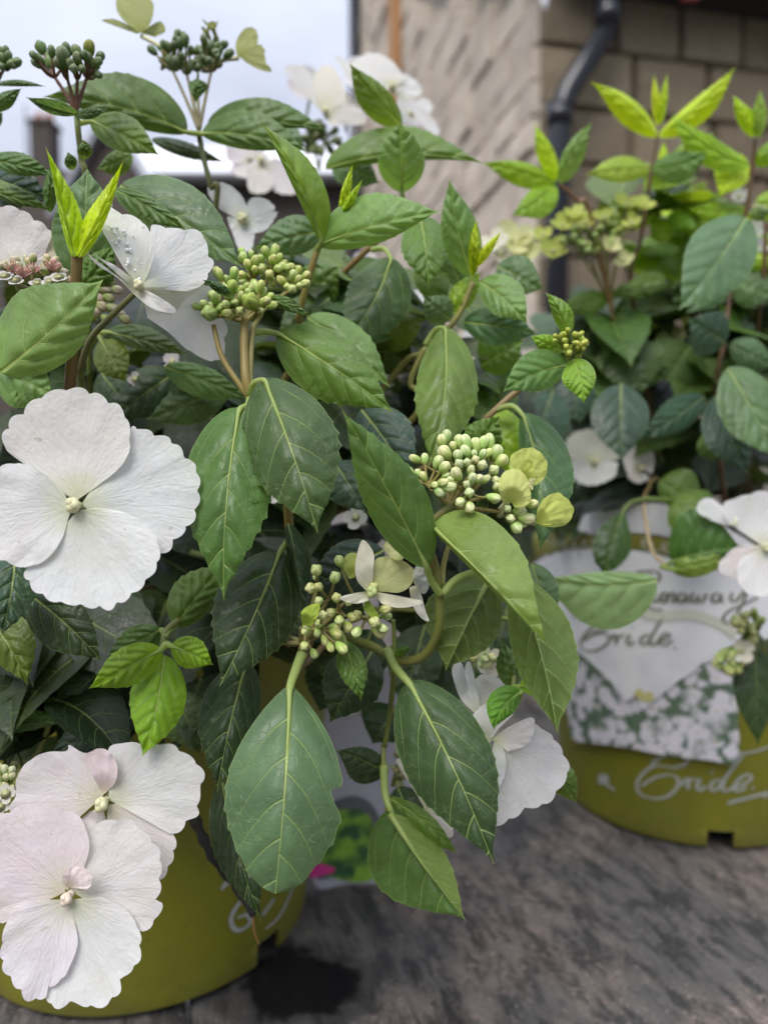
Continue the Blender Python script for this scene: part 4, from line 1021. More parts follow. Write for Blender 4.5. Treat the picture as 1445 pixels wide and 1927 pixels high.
L('l', (285, 262, 305), (424, 306, 298), 14, 16, 'dk', q=.7)
L('l', (368, 196, 288), (372, 146, 285), 22, 16, 'md', q=.7, tmax=.7)
L('l', (148, 214, 250), (48, 182, 242), 16, 12, 'bl', bend=-8, ea=-6, nt=8, am=.03)
L('l', (140, 214, 250), (202, 205, 244), 12, 10, 'bl', bend=6, nt=8, am=.03)
L('l', (160, 300, 250), (158, 262, 246), 16, 14, 'gr', q=.7)
L('l', (138, 320, 250), (128, 285, 246), 12, 12, 'gr', q=.7)
L('l', (-10, 160, 262), (88, 163, 256), 4, 9, 'md', bend=-5, q=.7)
L('l', (-20, 205, 262), (42, 166, 258), 20, 14, 'md', q=.7)
L('l', (-20, 240, 280), (6, 210, 276), 14, 14, 'md', q=.7)
L('l', (190, 640, 262), (238, 720, 254), 34, 34, 'ol', nt=7, q=.8, pet=[(165, 660, 268), (185, 632, 264)])
L('l', (200, 625, 262), (352, 668, 250), 20, 26, 'dk2', bend=-10, nt=10, pet=[(165, 664, 268), (180, 630, 264)])
L('l', (310, 690, 262), (470, 750, 250), 34, 26, 'md', bend=-4, nt=9)
L('l', (430, 730, 270), (275, 790, 262), 40, 42, 'dk2', q=.7)
L('l', (330, 700, 280), (205, 790, 274), 46, 46, 'dk', q=.7)
L('l', (190, 700, 285), (260, 790, 280), 44, 40, 'dk', q=.7)
L('l', (620, 560, 290), (520, 640, 282), 40, 50, 'dk2', q=.7)
L('l', (560, 560, 300), (640, 500, 292), 50, 40, 'gr', q=.7)
L('l', (500, 560, 236), (582, 596, 228), 12, 14, (.10, .18, .05), bend=-8, nt=6, am=.02, pet=[(475, 602, 233)])
L('l', (440, 562, 222), (380, 526, 214), 11, 9, (.06, .13, .04), bend=4, q=.8, am=.02)

# =================================================================== right plant
R_ = lambda *a, **k: L('r', *a, **{**dict(q=.7, va=.6), **k})
R_((1236, 258, 425), (1110, 154, 412), 14, 34, 'yg', bend=24, ea=5, eb=8, q=1)
R_((1238, 256, 425), (1384, 124, 410), 30, 14, 'yg', bend=16, ea=6, eb=5, q=1)
R_((1236, 236, 424), (1230, 138, 420), 8, 8, 'yg', ea=2, eb=2)
R_((1240, 236, 424), (1255, 138, 418), 8, 8, 'yg', ea=2, eb=2)
R_((1225, 318, 420), (1332, 286, 400), 36, 24, 'lt', bend=12)
R_((1222, 320, 420), (1102, 330, 402), 26, 24, (.26, .40, .05), bend=10)
R_((1248, 330, 428), (1248, 265, 428), 10, 10, 'yg')
R_((1265, 300, 440), (1345, 250, 436), 22, 16, 'br')
R_((1416, 258, 410), (1378, 178, 402), 20, 14, 'yg', ea=4, eb=4)
R_((1424, 260, 410), (1430, 168, 402), 16, 14, (.22, .36, .05), ea=4, eb=4)
R_((1408, 312, 415), (1262, 216, 398), 22, 34, (.26, .44, .02), bend=-26, q=1)
R_((1395, 290, 425), (1352, 370, 415), 34, 34, 'yg')
R_((1422, 312, 415), (1480, 260, 410), 20, 20, 'br')
R_((1405, 395, 430), (1295, 392, 418), 20, 28, 'br', bend=-8)
R_((1420, 380, 440), (1500, 400, 440), 30, 30, 'br')
R_((1404, 408, 372), (1276, 584, 352), 66, 62, (.11, .20, .105), bend=-10, q=1, am=.04, tmax=.42, bow=-6)
R_((1410, 408, 376), (1450, 395, 370), 14, 14, 'lt')
R_((1052, 346, 390), (1114, 228, 378), 26, 14, 'lt', bend=-14)
R_((1046, 340, 390), (1006, 232, 384), 16, 18, 'yg')
R_((1045, 345, 392), (905, 306, 380), 18, 30, 'br', bend=10)
R_((1045, 348, 392), (962, 405, 380), 22, 34, (.24, .40, .02), bend=-8)
R_((1290, 400, 450), (1270, 440, 448), 28, 28, 'br')
R_((1260, 450, 450), (1225, 410, 455), 26, 26, 'br')
R_((1280, 470, 450), (1200, 480, 445), 14, 12, 'gr')
R_((1250, 520, 440), (1160, 560, 430), 22, 22, 'gr')
R_((1150, 555, 440), (1270, 535, 430), 14, 18, 'gr')
R_((1145, 560, 440), (1050, 580, 435), 22, 24, 'gr')
R_((1290, 440, 460), (1370, 420, 455), 22, 22, 'br')
R_((1372, 520, 420), (1290, 590, 412), 40, 30, 'bl')
R_((1375, 525, 430), (1460, 560, 425), 40, 40, 'bl')
R_((1375, 500, 430), (1470, 490, 425), 16, 20, 'br')
R_((1365, 645, 405), (1295, 600, 400), 45, 50, (.05, .10, .065))
R_((1368, 692, 372), (1462, 868, 352), 60, 54, 'bl', bend=-8, q=1, am=.04)
R_((1372, 648, 410), (1460, 690, 405), 30, 30, 'bl')
R_((1345, 745, 400), (1408, 895, 380), 50, 44, (.035, .075, .052), bend=4, q=1, am=.04)
R_((1325, 745, 410), (1205, 826, 395), 34, 28, (.035, .085, .045), bend=-6, q=1, am=.04)
R_((1168, 722, 400), (1170, 868, 382), 58, 54, (.040, .080, .058), bend=2, q=1, am=.03)
R_((1040, 735, 410), (1000, 850, 395), 44, 50, (.035, .075, .05), am=.03)
R_((1075, 705, 430), (1090, 800, 425), 40, 40, (.035, .07, .05))
R_((1180, 640, 440), (1210, 740, 430), 60, 60, 'dk2')
R_((1120, 590, 450), (1080, 700, 440), 60, 60, 'dk')
R_((1300, 650, 450), (1250, 720, 440), 60, 60, 'dk2')
R_((1320, 820, 410), (1345, 870, 405), 20, 20, 'md')
# leaves hanging over the card
R_((1172, 962, 395), (1136, 1082, 382), 36, 36, (.035, .075, .012), bend=4, tmax=.55, tipq=.8, pet=[(1210, 940, 402), (1186, 946, 398)])
R_((1236, 1090, 330), (1016, 1086, 318), 26, 84, (.21, .32, .13), bend=-26, q=1, am=.03, under=0)
R_((1262, 1058, 372), (1396, 1030, 360), 22, 88, (.06, .14, .03), bend=-8, q=1, am=.03, pet=[(1250, 1068, 376)])
R_((1262, 1072, 370), (1382, 1042, 362), 24, 22, (.20, .30, .05), bend=4, am=.03, pet=[(1244, 1066, 376)])
R_((1265, 940, 420), (1330, 1010, 415), 40, 60, 'gr', pet=[(1212, 938, 405), (1240, 940, 412)])
R_((1420, 1190, 400), (1426, 1406, 392), 46, 40, 'dk', bend=0, am=.04)
R_((1240, 905, 440), (1320, 960, 430), 30, 50, 'gr')

# =================================================================== stems
stem('l', [(462, 600, 226), (460, 660, 224), (470, 745, 222), (520, 860, 236), (542, 960, 246), (530, 1080, 270)], 1.7, 2.4, RED, True)
stem('l', [(402, 612, 224), (418, 672, 223), (452, 725, 222), (470, 748, 222)], 1.0, 1.5, RED)
stem('l', [(492, 590, 230), (476, 622, 228), (470, 700, 224), (472, 746, 222)], 1.2, 1.6, YST)
stem('l', [(852, 950, 210), (812, 985, 211), (806, 1020, 212), (822, 1080, 213), (828, 1150, 215), (822, 1195, 218), (795, 1236, 224), (750, 1242, 230), (700, 1216, 240), (640, 1195, 262)], 1.6, 2.2, (.15, .165, .035), True)
stem('l', [(800, 930, 208), (795, 980, 210), (795, 1020, 211), (812, 1080, 213)], 1.0, 1.2, RED)
stem('l', [(850, 1010, 216), (835, 1060, 215), (832, 1100, 214)], 1.0, 1.2, YST)
stem('l', [(598, 468, 253), (582, 520, 255), (562, 600, 262), (555, 680, 280)], 1.5, 2.0, (.24, .20, .05), True)
stem('l', [(890, 530, 274), (858, 600, 278), (800, 660, 284), (728, 722, 300)], 1.4, 2.0, YST, True)
stem('l', [(800, 655, 283), (772, 720, 288), (775, 790, 296)], 1.5, 1.8, YST, True)
stem('l', [(1066, 690, 250), (975, 735, 256), (892, 808, 262), (800, 880, 290)], 1.3, 2.0, (.27, .19, .09), True)
stem('l', [(740, 425, 290), (650, 510, 300), (610, 560, 310)], 1.5, 2.0, (.20, .13, .04), True)
stem('l', [(146, 478, 205), (142, 560, 208), (132, 725, 216), (120, 820, 240)], 2.0, 2.6, (.15, .10, .03), True)
stem('l', [(165, 470, 222), (162, 600, 226), (150, 700, 235)], 1.5, 1.9, (.12, .16, .04), True)
stem('l', [(262, 545, 208), (215, 590, 214), (170, 640, 224), (150, 700, 235)], 1.1, 1.5, (.17, .17, .07))
stem('l', [(145, 212, 252), (148, 250, 252), (154, 300, 254), (165, 420, 262)], 1.3, 1.7, GRN, True)
stem('l', [(374, 250, 291), (384, 300, 292), (396, 350, 294), (402, 420, 300)], 1.4, 1.7, (.10, .13, .04), True)
stem('l', [(310, 1222, 228), (312, 1190, 230), (345, 1160, 236), (395, 1118, 248)], 1.3, 1.8, (.17, .19, .05), True)
stem('l', [(568, 1180, 222), (566, 1230, 226), (555, 1262, 222)], 1.2, 1.6, (.17, .15, .05))
stem('l', [(590, 1190, 224), (578, 1225, 228), (560, 1262, 224), (600, 1180, 262)], 1.3, 1.7, (.17, .12, .05), True)
stem('l', [(722, 1400, 262), (722, 1450, 258), (728, 1520, 254), (726, 1600, 256)], 1.2, 1.0, (.20, .22, .05))
stem('l', [(724, 1404, 261), (735, 1330, 256), (742, 1260, 240)], 1.2, 1.4, GRN)
stem('l', [(965, 1296, 231), (962, 1240, 240), (930, 1160, 262)], 1.0, 1.3, GRN, True)
stem('l', [(105, 1330, 250), (62, 1430, 262), (15, 1400, 275)], 1.2, 1.6, GRN, True)
stem('l', [(15, 1505, 232), (40, 1440, 250), (20, 1400, 268)], 1.0, 1.2, GRN)
stem('l', [(740, 1165, 232), (742, 1215, 232), (738, 1240, 231)], .9, 1.1, GRN)
stem('r', [(1237, 252, 426), (1222, 340, 428), (1205, 450, 434), (1190, 560, 445)], 1.6, 2.2, BRN, True)
stem('r', [(1420, 262, 412), (1412, 340, 416), (1400, 420, 420), (1375, 530, 426), (1362, 640, 420), (1345, 760, 430)], 1.7, 2.4, BRN, True)
stem('r', [(1052, 346, 392), (1085, 378, 398), (1120, 440, 420)], 1.3, 1.7, (.30, .15, .06), True)
stem('r', [(1148, 570, 440), (1160, 640, 446), (1168, 710, 455)], 1.6, 2.0, GRN, True)
for a, c in (((1112, 490), (1146, 570)), ((1140, 480), (1148, 570)), ((1160, 490), (1150, 570))):
    stem('r', [(a[0], a[1], 428), ((a[0] + c[0]) / 2 - 2, (a[1] + c[1]) / 2, 434), (c[0], c[1], 440)], 1.2, 1.5, (.25, .25, .09))
stem('r', [(1209, 940, 404), (1216, 990, 398), (1228, 1040, 388), (1262, 1070, 374)], 1.6, 1.1, (.33, .25, .13))
stem('r', [(1211, 941, 404), (1216, 925, 420), (1240, 905, 450)], 1.5, 1.8, (.20, .14, .05), True)
stem('r', [(1440, 420, 420), (1436, 520, 425), (1425, 620, 440)], 1.6, 2.0, BRN, True)
# =================================================================== hero flowers
W = (.80, .79, .765); PK = (.80, .735, .725); CRM = (.80, .77, .62)
flower('l', (145, 951, 196), (1.2, -2.2), [
    ([(150, 935), (190, 910), (222, 884), (240, 858), (246, 828), (240, 788), (222, 762), (195, 748), (165, 733), (130, 731), (98, 736), (66, 752), (40, 775), (14, 800), (8, 840), (60, 884), (118, 928)], 1.2, -2, dict(tint=(.78, .77, .72), nb=11)),
    ([(152, 957), (205, 990), (255, 1022), (305, 1044), (330, 1018), (347, 1000), (362, 984), (373, 952), (376, 915), (370, 880), (345, 853), (330, 832), (300, 818), (270, 808), (246, 806), (236, 870), (195, 922), (154, 945)], 3.2, -1, dict(nb=13)),
    ([(140, 962), (124, 1004), (104, 1042), (70, 1062), (47, 1076), (60, 1106), (96, 1130), (130, 1137), (165, 1142), (206, 1146), (238, 1128), (266, 1106), (282, 1086), (299, 1060), (298, 1020), (276, 990), (240, 966), (190, 955), (155, 956)], .4, -3, dict(nb=13)),
    ([(136, 946), (118, 924), (90, 896), (56, 876), (18, 872), (-12, 890), (-46, 920), (-68, 962), (-60, 1012), (-24, 1048), (6, 1056), (40, 1067), (74, 1061), (100, 1040), (120, 1008), (132, 974)], -1.6, -2, dict(nb=9))], cenr=.0019, claw=True)
flower('l', (197, 1508, 219), (1.0, -2.4), [
    ([(196, 1500), (215, 1470), (222, 1444), (207, 1416), (190, 1409), (160, 1417), (131, 1402), (126, 1412), (90, 1416), (55, 1430), (36, 1458), (28, 1480), (30, 1500), (20, 1526), (60, 1562), (110, 1560), (150, 1538), (188, 1512)], .6, -2, dict(tint=(.80, .735, .73), nb=6, scal=.02)),
    ([(204, 1512), (232, 1516), (268, 1532), (305, 1560), (330, 1570), (355, 1545), (374, 1530), (376, 1490), (385, 1464), (376, 1440), (350, 1418), (325, 1402), (290, 1398), (250, 1397), (212, 1402), (204, 1420), (216, 1460), (200, 1500)], -.6, -2, dict(nb=10)),
    ([(196, 1514), (200, 1580), (230, 1630), (268, 1664), (303, 1656), (324, 1620), (331, 1590), (326, 1560), (292, 1526), (240, 1509), (204, 1508)], .8, -2, dict(tint=PK, nb=9)),
    ([(190, 1512), (168, 1528), (140, 1560), (178, 1580), (206, 1566), (200, 1520)], 1.5, 0, dict(tint=PK, scal=.01)),
    ([(192, 1490), (176, 1462), (160, 1425), (190, 1408), (212, 1422), (222, 1446), (216, 1474), (200, 1492)], -3, -2, dict(tint=(.84, .70, .70), base=(194, 1494), scal=.012))], cenr=.0020, tint=W, claw=True)
flower('l', (132, 1684, 203), (1.0, -2.6), [
    ([(138, 1676), (152, 1648), (166, 1610), (168, 1580), (155, 1545), (130, 1524), (95, 1511), (60, 1512), (30, 1520), (0, 1536), (-42, 1572), (-50, 1640), (-20, 1704), (6, 1738), (34, 1702), (90, 1688), (124, 1688)], .2, -2, dict(tint=(.80, .725, .735), nb=9)),
    ([(142, 1690), (170, 1698), (215, 1714), (255, 1748), (272, 1752), (291, 1736), (306, 1702), (300, 1690), (304, 1640), (300, 1600), (276, 1570), (262, 1558), (240, 1540), (200, 1545), (160, 1548), (168, 1610), (150, 1640), (138, 1676)], 2.2, -2, dict(nb=11, tint=(.80, .75, .725))),
    ([(134, 1692), (142, 1730), (146, 1770), (128, 1802), (100, 1842), (87, 1872), (104, 1898), (140, 1887), (170, 1897), (200, 1891), (226, 1866), (231, 1840), (256, 1820), (266, 1790), (262, 1750), (236, 1710), (190, 1687), (146, 1684)], .6, -3, dict(nb=11)),
    ([(124, 1686), (62, 1694), (16, 1730), (3, 1780), (5, 1820), (20, 1842), (45, 1876), (60, 1884), (86, 1876), (92, 1860), (120, 1840), (140, 1800), (147, 1770), (142, 1738), (134, 1704)], -1.4, -2, dict(nb=10, tint=(.80, .735, .755))),
    ([(118, 1662), (120, 1645), (136, 1632), (158, 1632), (174, 1648), (172, 1666), (162, 1674), (156, 1662), (146, 1660), (134, 1668)], -4, -1, dict(base=(128, 1670), tint=(.84, .74, .72), scal=.03))], cenr=.0016, cen=(.72, .60, .48), claw=True)
WET_FLOWER = flower('l', (266, 541, 206), (3, 2), [
    ([(262, 536), (236, 508), (210, 464), (186, 420), (174, 384), (190, 377), (215, 394), (245, 405), (272, 420), (287, 450), (289, 480), (281, 510), (270, 534)], -2, 3, dict(tint=(.80, .80, .76), nb=7, grad=(5, -4))),
    ([(270, 536), (284, 512), (290, 470), (284, 428), (295, 424), (330, 430), (365, 432), (385, 445), (391, 470), (401, 496), (386, 530), (360, 546), (320, 547), (285, 546)], 7, 2, dict(nb=9, grad=(6, -3))),
    ([(255, 556), (275, 566), (298, 586), (328, 588), (350, 560), (372, 544), (402, 540), (412, 580), (427, 620), (422, 655), (413, 681), (380, 673), (350, 656), (318, 626), (278, 598)], 13, 0, dict(tint=(.84, .815, .78), nb=8, grad=(5, 5))),
    ([(160, 462), (190, 486), (215, 498), (245, 520), (272, 543), (302, 560), (330, 580), (326, 589), (290, 582), (255, 556), (220, 522), (182, 497), (164, 476)], -4, -1, dict(base=(250, 541), nb=6, scal=.012, grad=(2, 3)))], cenr=.0014)
flower('l', (34, 506, 228), (1, 3), [
    ([(50, 506), (76, 500), (88, 470), (97, 436), (70, 414), (40, 394), (10, 387), (-20, 398), (-42, 440), (-22, 492), (10, 506)], 2, 1, dict(tint=(.82, .77, .74), nb=9)),
    ([(74, 506), (78, 470), (92, 440), (108, 428), (116, 468), (120, 506)], 3, 1, dict(tint=(.62, .58, .42), base=(98, 508), nb=5))], cenr=.001)
flower('l', (930, 1392, 232), (2, -2), [
    ([(936, 1384), (985, 1378), (1004, 1362), (1020, 1372), (1040, 1386), (1056, 1410), (1071, 1446), (1056, 1480), (1036, 1506), (1020, 1517), (990, 1522), (970, 1537), (940, 1552), (922, 1546), (932, 1480), (928, 1420)], 1, -1, dict(nb=11)),
    ([(932, 1384), (960, 1366), (998, 1350), (1006, 1366), (992, 1400), (955, 1414)], -2, 0, dict(tint=(.85, .80, .785), scal=.01)),
    ([(905, 1400), (893, 1372), (890, 1345), (920, 1321), (956, 1330), (966, 1342), (938, 1372), (920, 1400)], -2, 2, dict(base=(912, 1396), scal=.02)),
    ([(912, 1340), (900, 1338), (880, 1300), (875, 1255), (885, 1247), (896, 1290), (904, 1332)], 1, 4, dict(base=(905, 1345), scal=.0)),
    ([(892, 1340), (866, 1314), (850, 1262), (864, 1244), (876, 1266), (884, 1304), (900, 1338)], 3, 4, dict(base=(896, 1345), scal=.0)),
    ([(902, 1336), (889, 1292), (905, 1270), (936, 1275), (956, 1300), (956, 1330), (930, 1338)], 6, 4, dict(base=(925, 1345), tint=(.74, .72, .66), scal=.012)),
    ([(914, 1398), (936, 1392), (952, 1430), (946, 1468), (931, 1482), (920, 1440)], -3, -1, dict(scal=.02))], cenr=0)
flower('l', (800, 1520, 262), (2, -2), [([(800, 1515), (792, 1545), (806, 1574), (832, 1580), (852, 1572), (845, 1545), (815, 1515)], 0, -1, dict(tint=(.82, .76, .72), nb=5)), ([(795, 1515), (770, 1470), (745, 1430), (790, 1440), (812, 1500)], 2, 0, dict(tint=(.80, .74, .68), nb=5))], cenr=0, q=.5)
flower('l', (690, 1300, 300), (2, -2), [([(690, 1300), (640, 1310), (615, 1330), (650, 1348), (700, 1330), (715, 1290)], 0, 0, dict(tint=(.76, .66, .60))), ([(690, 1295), (680, 1250), (700, 1220), (720, 1230), (718, 1270), (705, 1300)], 0, 0, dict(tint=(.76, .66, .60)))], cenr=0, q=.5)
# right-edge flower in front of the card
flower('r', (1438, 1030, 352), (2, -3), [
    ([(1430, 1018), (1372, 986), (1360, 950), (1390, 935), (1445, 924), (1502, 950), (1490, 1010), (1448, 1022)], 2, -2, dict(nb=9)),
    ([(1425, 1038), (1395, 1050), (1385, 1082), (1400, 1112), (1430, 1122), (1482, 1116), (1492, 1060), (1450, 1036)], 0, -3, dict(nb=9)),
    ([(1424, 1026), (1382, 1030), (1349, 1068), (1374, 1086), (1402, 1090), (1424, 1050)], 4, -1, dict(tint=PK, nb=6)),
    ([(1385, 990), (1356, 986), (1320, 970), (1309, 954), (1330, 936), (1356, 950), (1388, 975)], 5, 1, dict(nb=5, base=(1388, 986)))], q=.5)
flower('r', (1116, 868, 455), (1, -3), [
    ([(1110, 872), (1072, 862), (1065, 832), (1085, 812), (1120, 808), (1150, 825), (1166, 860), (1130, 874)], 2, 0, dict(tint=(.82, .80, .70))),
    ([(1100, 868), (1068, 870), (1086, 906), (1120, 913), (1156, 896), (1162, 870)], 0, -4, {})], q=.5)
flower('r', (1203, 880, 458), (1, -3), [([(1198, 905), (1180, 890), (1172, 860), (1190, 838), (1215, 834), (1231, 860), (1226, 892)], 0, -2, dict(tint=PK)), ([(1200, 880), (1180, 895), (1200, 910), (1222, 900)], 0, 0, {})], q=.5)
# soft flowers further back, top
flower('l', (612, 212, 420), (1, -1), [
    ([(602, 208), (560, 162), (534, 130), (560, 121), (582, 136), (604, 180)], 2, 2, dict(tint=(.74, .72, .70))),
    ([(612, 212), (590, 162), (600, 130), (625, 124), (646, 160), (651, 190), (636, 212)], 0, 3, dict(tint=(.80, .76, .66))),
    ([(610, 212), (652, 194), (684, 212), (682, 234), (620, 236)], -2, -1, dict(tint=(.76, .72, .66)))], q=.5)
flower('l', (738, 166, 430), (1, -1), [
    ([(734, 166), (668, 142), (664, 116), (700, 99), (737, 114), (764, 150)], 0, 1, {}), ([(736, 164), (762, 138), (792, 164), (786, 180), (745, 184)], 2, -1, {}),
    ([(700, 205), (640, 124), (628, 104), (652, 115), (694, 180)], -2, 1, dict(base=(702, 200))), ([(744, 178), (770, 196), (800, 242), (828, 252), (812, 218), (782, 192)], 1, 0, {})], q=.5)
flower('l', (492, 304, 410), (1, -1), [
    ([(490, 300), (446, 292), (438, 264), (482, 278)], 0, 1, dict(tint=PK)), ([(498, 300), (532, 308), (568, 340), (562, 364), (520, 362), (500, 330)], 0, -1, dict(tint=PK)),
    ([(490, 308), (514, 340), (502, 362), (470, 360), (464, 320)], -2, -1, dict(tint=(.80, .74, .68)))], q=.5)
flower('l', (458, 415, 300), (1, -1), [
    ([(452, 415), (410, 390), (391, 360), (400, 344), (430, 347), (456, 370), (469, 402)], 0, 1, {}), ([(460, 412), (470, 375), (500, 374), (518, 395), (490, 412)], 2, 1, {}),
    ([(458, 418), (480, 420), (522, 398), (502, 432), (470, 440)], -1, -1, {}), ([(450, 420), (428, 408), (442, 450), (450, 468), (472, 472), (480, 440)], 0, -2, {})], q=.5)
# yellow-green florets of the nearest heads
YG = (.56, .62, .15); YC = (.70, .70, .36)
flower('l', (985, 904, 214), (1, 0), [
    ([(978, 908), (962, 895), (958, 866), (970, 850), (995, 842), (1015, 850), (1029, 870), (1026, 896), (1011, 911), (995, 917)], 0, 1, dict(base=(987, 898), nb=8, scal=.02)),
    ([(984, 905), (977, 882), (990, 865), (1003, 871), (1006, 892), (996, 906)], -3, -1, dict(scal=0)),
    ([(980, 906), (1005, 899), (1003, 912), (1001, 922), (988, 912)], -3, 0, dict(tint=YC, scal=0))], tint=YG, cenr=0, stalk=[(965, 930, 220), (940, 960, 221)])
flower('l', (956, 946, 210), (1, 0), [([(946, 946), (939, 926), (940, 900), (955, 884), (975, 884), (991, 900), (999, 936), (990, 951), (968, 955)], -5, 3, dict(base=(962, 946), tint=(.62, .65, .22), scal=.015)),
    ([(950, 946), (938, 915), (960, 890), (990, 905), (985, 945)], 2, 3, {})], tint=YG, cenr=0, stalk=[(948, 965, 214), (940, 970, 218)])
flower('l', (1008, 984, 212), (1, 0), [
    ([(1008, 982), (1010, 962), (1018, 944), (1032, 932), (1050, 927), (1068, 940), (1079, 956), (1076, 972), (1066, 986), (1046, 992), (1020, 990)], 2, 1, dict(nb=8, scal=.02)),
    ([(1008, 982), (1014, 960), (1035, 944), (1056, 944), (1064, 960), (1056, 976), (1040, 987), (1018, 988)], -4, 3, dict(scal=0))], tint=YG, cenr=0, stalk=[(990, 980, 216), (965, 972, 218)])
flower('l', (700, 1112, 212), (1, 0), [
    ([(692, 1114), (672, 1092), (669, 1060), (681, 1017), (700, 1034), (704, 1056), (696, 1082), (698, 1108)], -2, 2, dict(tint=CRM, scal=0)),
    ([(704, 1104), (703, 1080), (706, 1055), (722, 1047), (745, 1049), (766, 1060), (779, 1076), (773, 1101), (751, 1115), (720, 1112)], 2, 1, dict(tint=(.66, .67, .30), scal=.008)),
    ([(718, 1118), (680, 1114), (639, 1125), (666, 1136), (692, 1131)], -3, -1, dict(tint=CRM, scal=0)),
    ([(702, 1118), (740, 1121), (792, 1130), (786, 1139), (750, 1144), (718, 1136)], -2, -1, dict(tint=CRM, scal=0)),
    ([(762, 1110), (786, 1104), (801, 1150), (807, 1169), (790, 1161), (774, 1136)], 3, -1, dict(base=(770, 1106), tint=(.80, .78, .68), scal=0)),
    ([(738, 1052), (722, 1030), (734, 1014), (762, 1036), (758, 1052)], 4, 1, dict(base=(748, 1056), tint=(.66, .67, .32), scal=0)),
    ([(776, 1078), (790, 1058), (808, 1092), (800, 1117), (784, 1110)], 6, 1, dict(base=(776, 1090), tint=(.78, .77, .70), scal=0)),
    ([(682, 1130), (692, 1128), (711, 1154), (713, 1163), (698, 1161), (684, 1146)], -1, 0, dict(base=(686, 1130), tint=(.30, .42, .06), scal=0))], cenr=.0016, tint=CRM, cen=(.45, .52, .2))
flower('l', (660, 1086, 216), (1, 0), [([(656, 1088), (644, 1062), (655, 1042), (676, 1044), (673, 1070), (666, 1088)], -2, 2, dict(scal=0))], tint=(.50, .56, .14), cenr=0)
flower('l', (574, 1180, 208), (1, 0), [([(570, 1180), (567, 1163), (568, 1150), (580, 1140), (601, 1136), (599, 1156), (586, 1178)], -3, 2, dict(scal=.01, base=(574, 1178)))], tint=(.42, .55, .07), cenr=0)
# yellow-green florets against the sky
TG = (.40, .43, .15)
flower('l', (264, 62, 300), (1, 0), [([(262, 62), (236, 42), (219, 15), (226, -12), (255, -18), (286, 0), (289, 26), (280, 52)], 0, 2, {}), ([(258, 64), (215, 48), (192, 38), (217, 36), (246, 50)], 3, 0, {}), ([(268, 60), (300, 40), (312, 58), (292, 70)], 3, 1, dict(scal=0))], tint=TG, cenr=0, q=.6, stalk=[(290, 80, 300), (318, 100, 300)])
flower('l', (447, 104, 300), (1, 0), [([(446, 106), (444, 80), (460, 54), (480, 54), (486, 75), (476, 98)], 2, 1, {}), ([(450, 106), (474, 84), (496, 88), (500, 115), (512, 134), (490, 132), (464, 118)], 0, 1, {})], tint=TG, cenr=0, q=.6, stalk=[(425, 112, 300), (405, 120, 300)])
for x, y, r_, tn in ((585, 175, 52, (.74, .72, .68)), (690, 150, 52, W), (775, 215, 42, W), (470, 300, 46, PK), (545, 330, 44, PK), (650, 215, 40, (.74, .70, .62))):
    flower3('l', P(x, y, .45), Vector((rnd.uniform(-.4, .4), -.9, rnd.uniform(.0, .6))), r_ * .45 / FPX, tn, 4, .25)
for x, y, r_ in ((402, 56, 17), (311, 112, 16), (390, 62, 10)):
    flower3('l', P(x, y, .298), Vector((rnd.uniform(-.5, .5), -.4, .8)), r_ * .3 / FPX, TG, 4, .8)
# soft yellow flower heads of the right plant
for x, y, r_, d, tn in ((1040, 474, 32, 418, YG), (1058, 426, 26, 424, YG), (1086, 408, 28, 424, YG), (1100, 420, 22, 418, YG), (1136, 410, 22, 420, YG), (1178, 388, 30, 424, YG), (1206, 390, 26, 418, YG), (1188, 420, 20, 414, YG), (1146, 466, 24, 416, YC), (1174, 492, 22, 418, YC),
                        (1022, 444, 22, 424, YG), (960, 455, 44, 470, YC), (988, 478, 32, 470, YC), (940, 480, 30, 480, CRM), (1414, 440, 26, 440, (.8, .79, .7)), (1420, 470, 26, 440, W), (1395, 550, 36, 450, W), (1415, 575, 30, 450, PK), (1390, 372, 18, 440, W),
                        (1425, 395, 16, 430, YC), (1225, 600, 34, 470, PK), (1262, 640, 30, 470, YC), (1150, 596, 24, 480, PK)):
    flower3('r', P(x, y, d / 1000), Vector((rnd.uniform(-.5, .5), -.7, rnd.uniform(.2, .8))), r_ * d / 1000 / FPX, tn, 4, .45)
for x, y, r_, d, tn in ((905, 648, 40, 400, W), (925, 690, 30, 400, CRM), (785, 580, 42, 420, W), (770, 560, 30, 430, W), (745, 715, 46, 400, W), (770, 750, 44, 405, PK), (700, 560, 30, 430, PK), (930, 455, 30, 420, CRM), (520, 930, 22, 262, W), (670, 975, 26, 268, W), (325, 682, 22, 280, PK), (256, 715, 16, 275, PK), (790, 660, 30, 420, W), (850, 550, 34, 430, PK), (1215, 560, 20, 480, W), (688, 496, 28, 430, PK)):
    flower3('l', P(x, y, d / 1000), Vector((rnd.uniform(-.4, .4), -.9, rnd.uniform(.1, .6))), r_ * d / 1000 / FPX, tn, 4, .2)
flower3('l', P(918, 1245, .26), Vector((.2, -.8, .3)), .006, CRM, 4, .3)

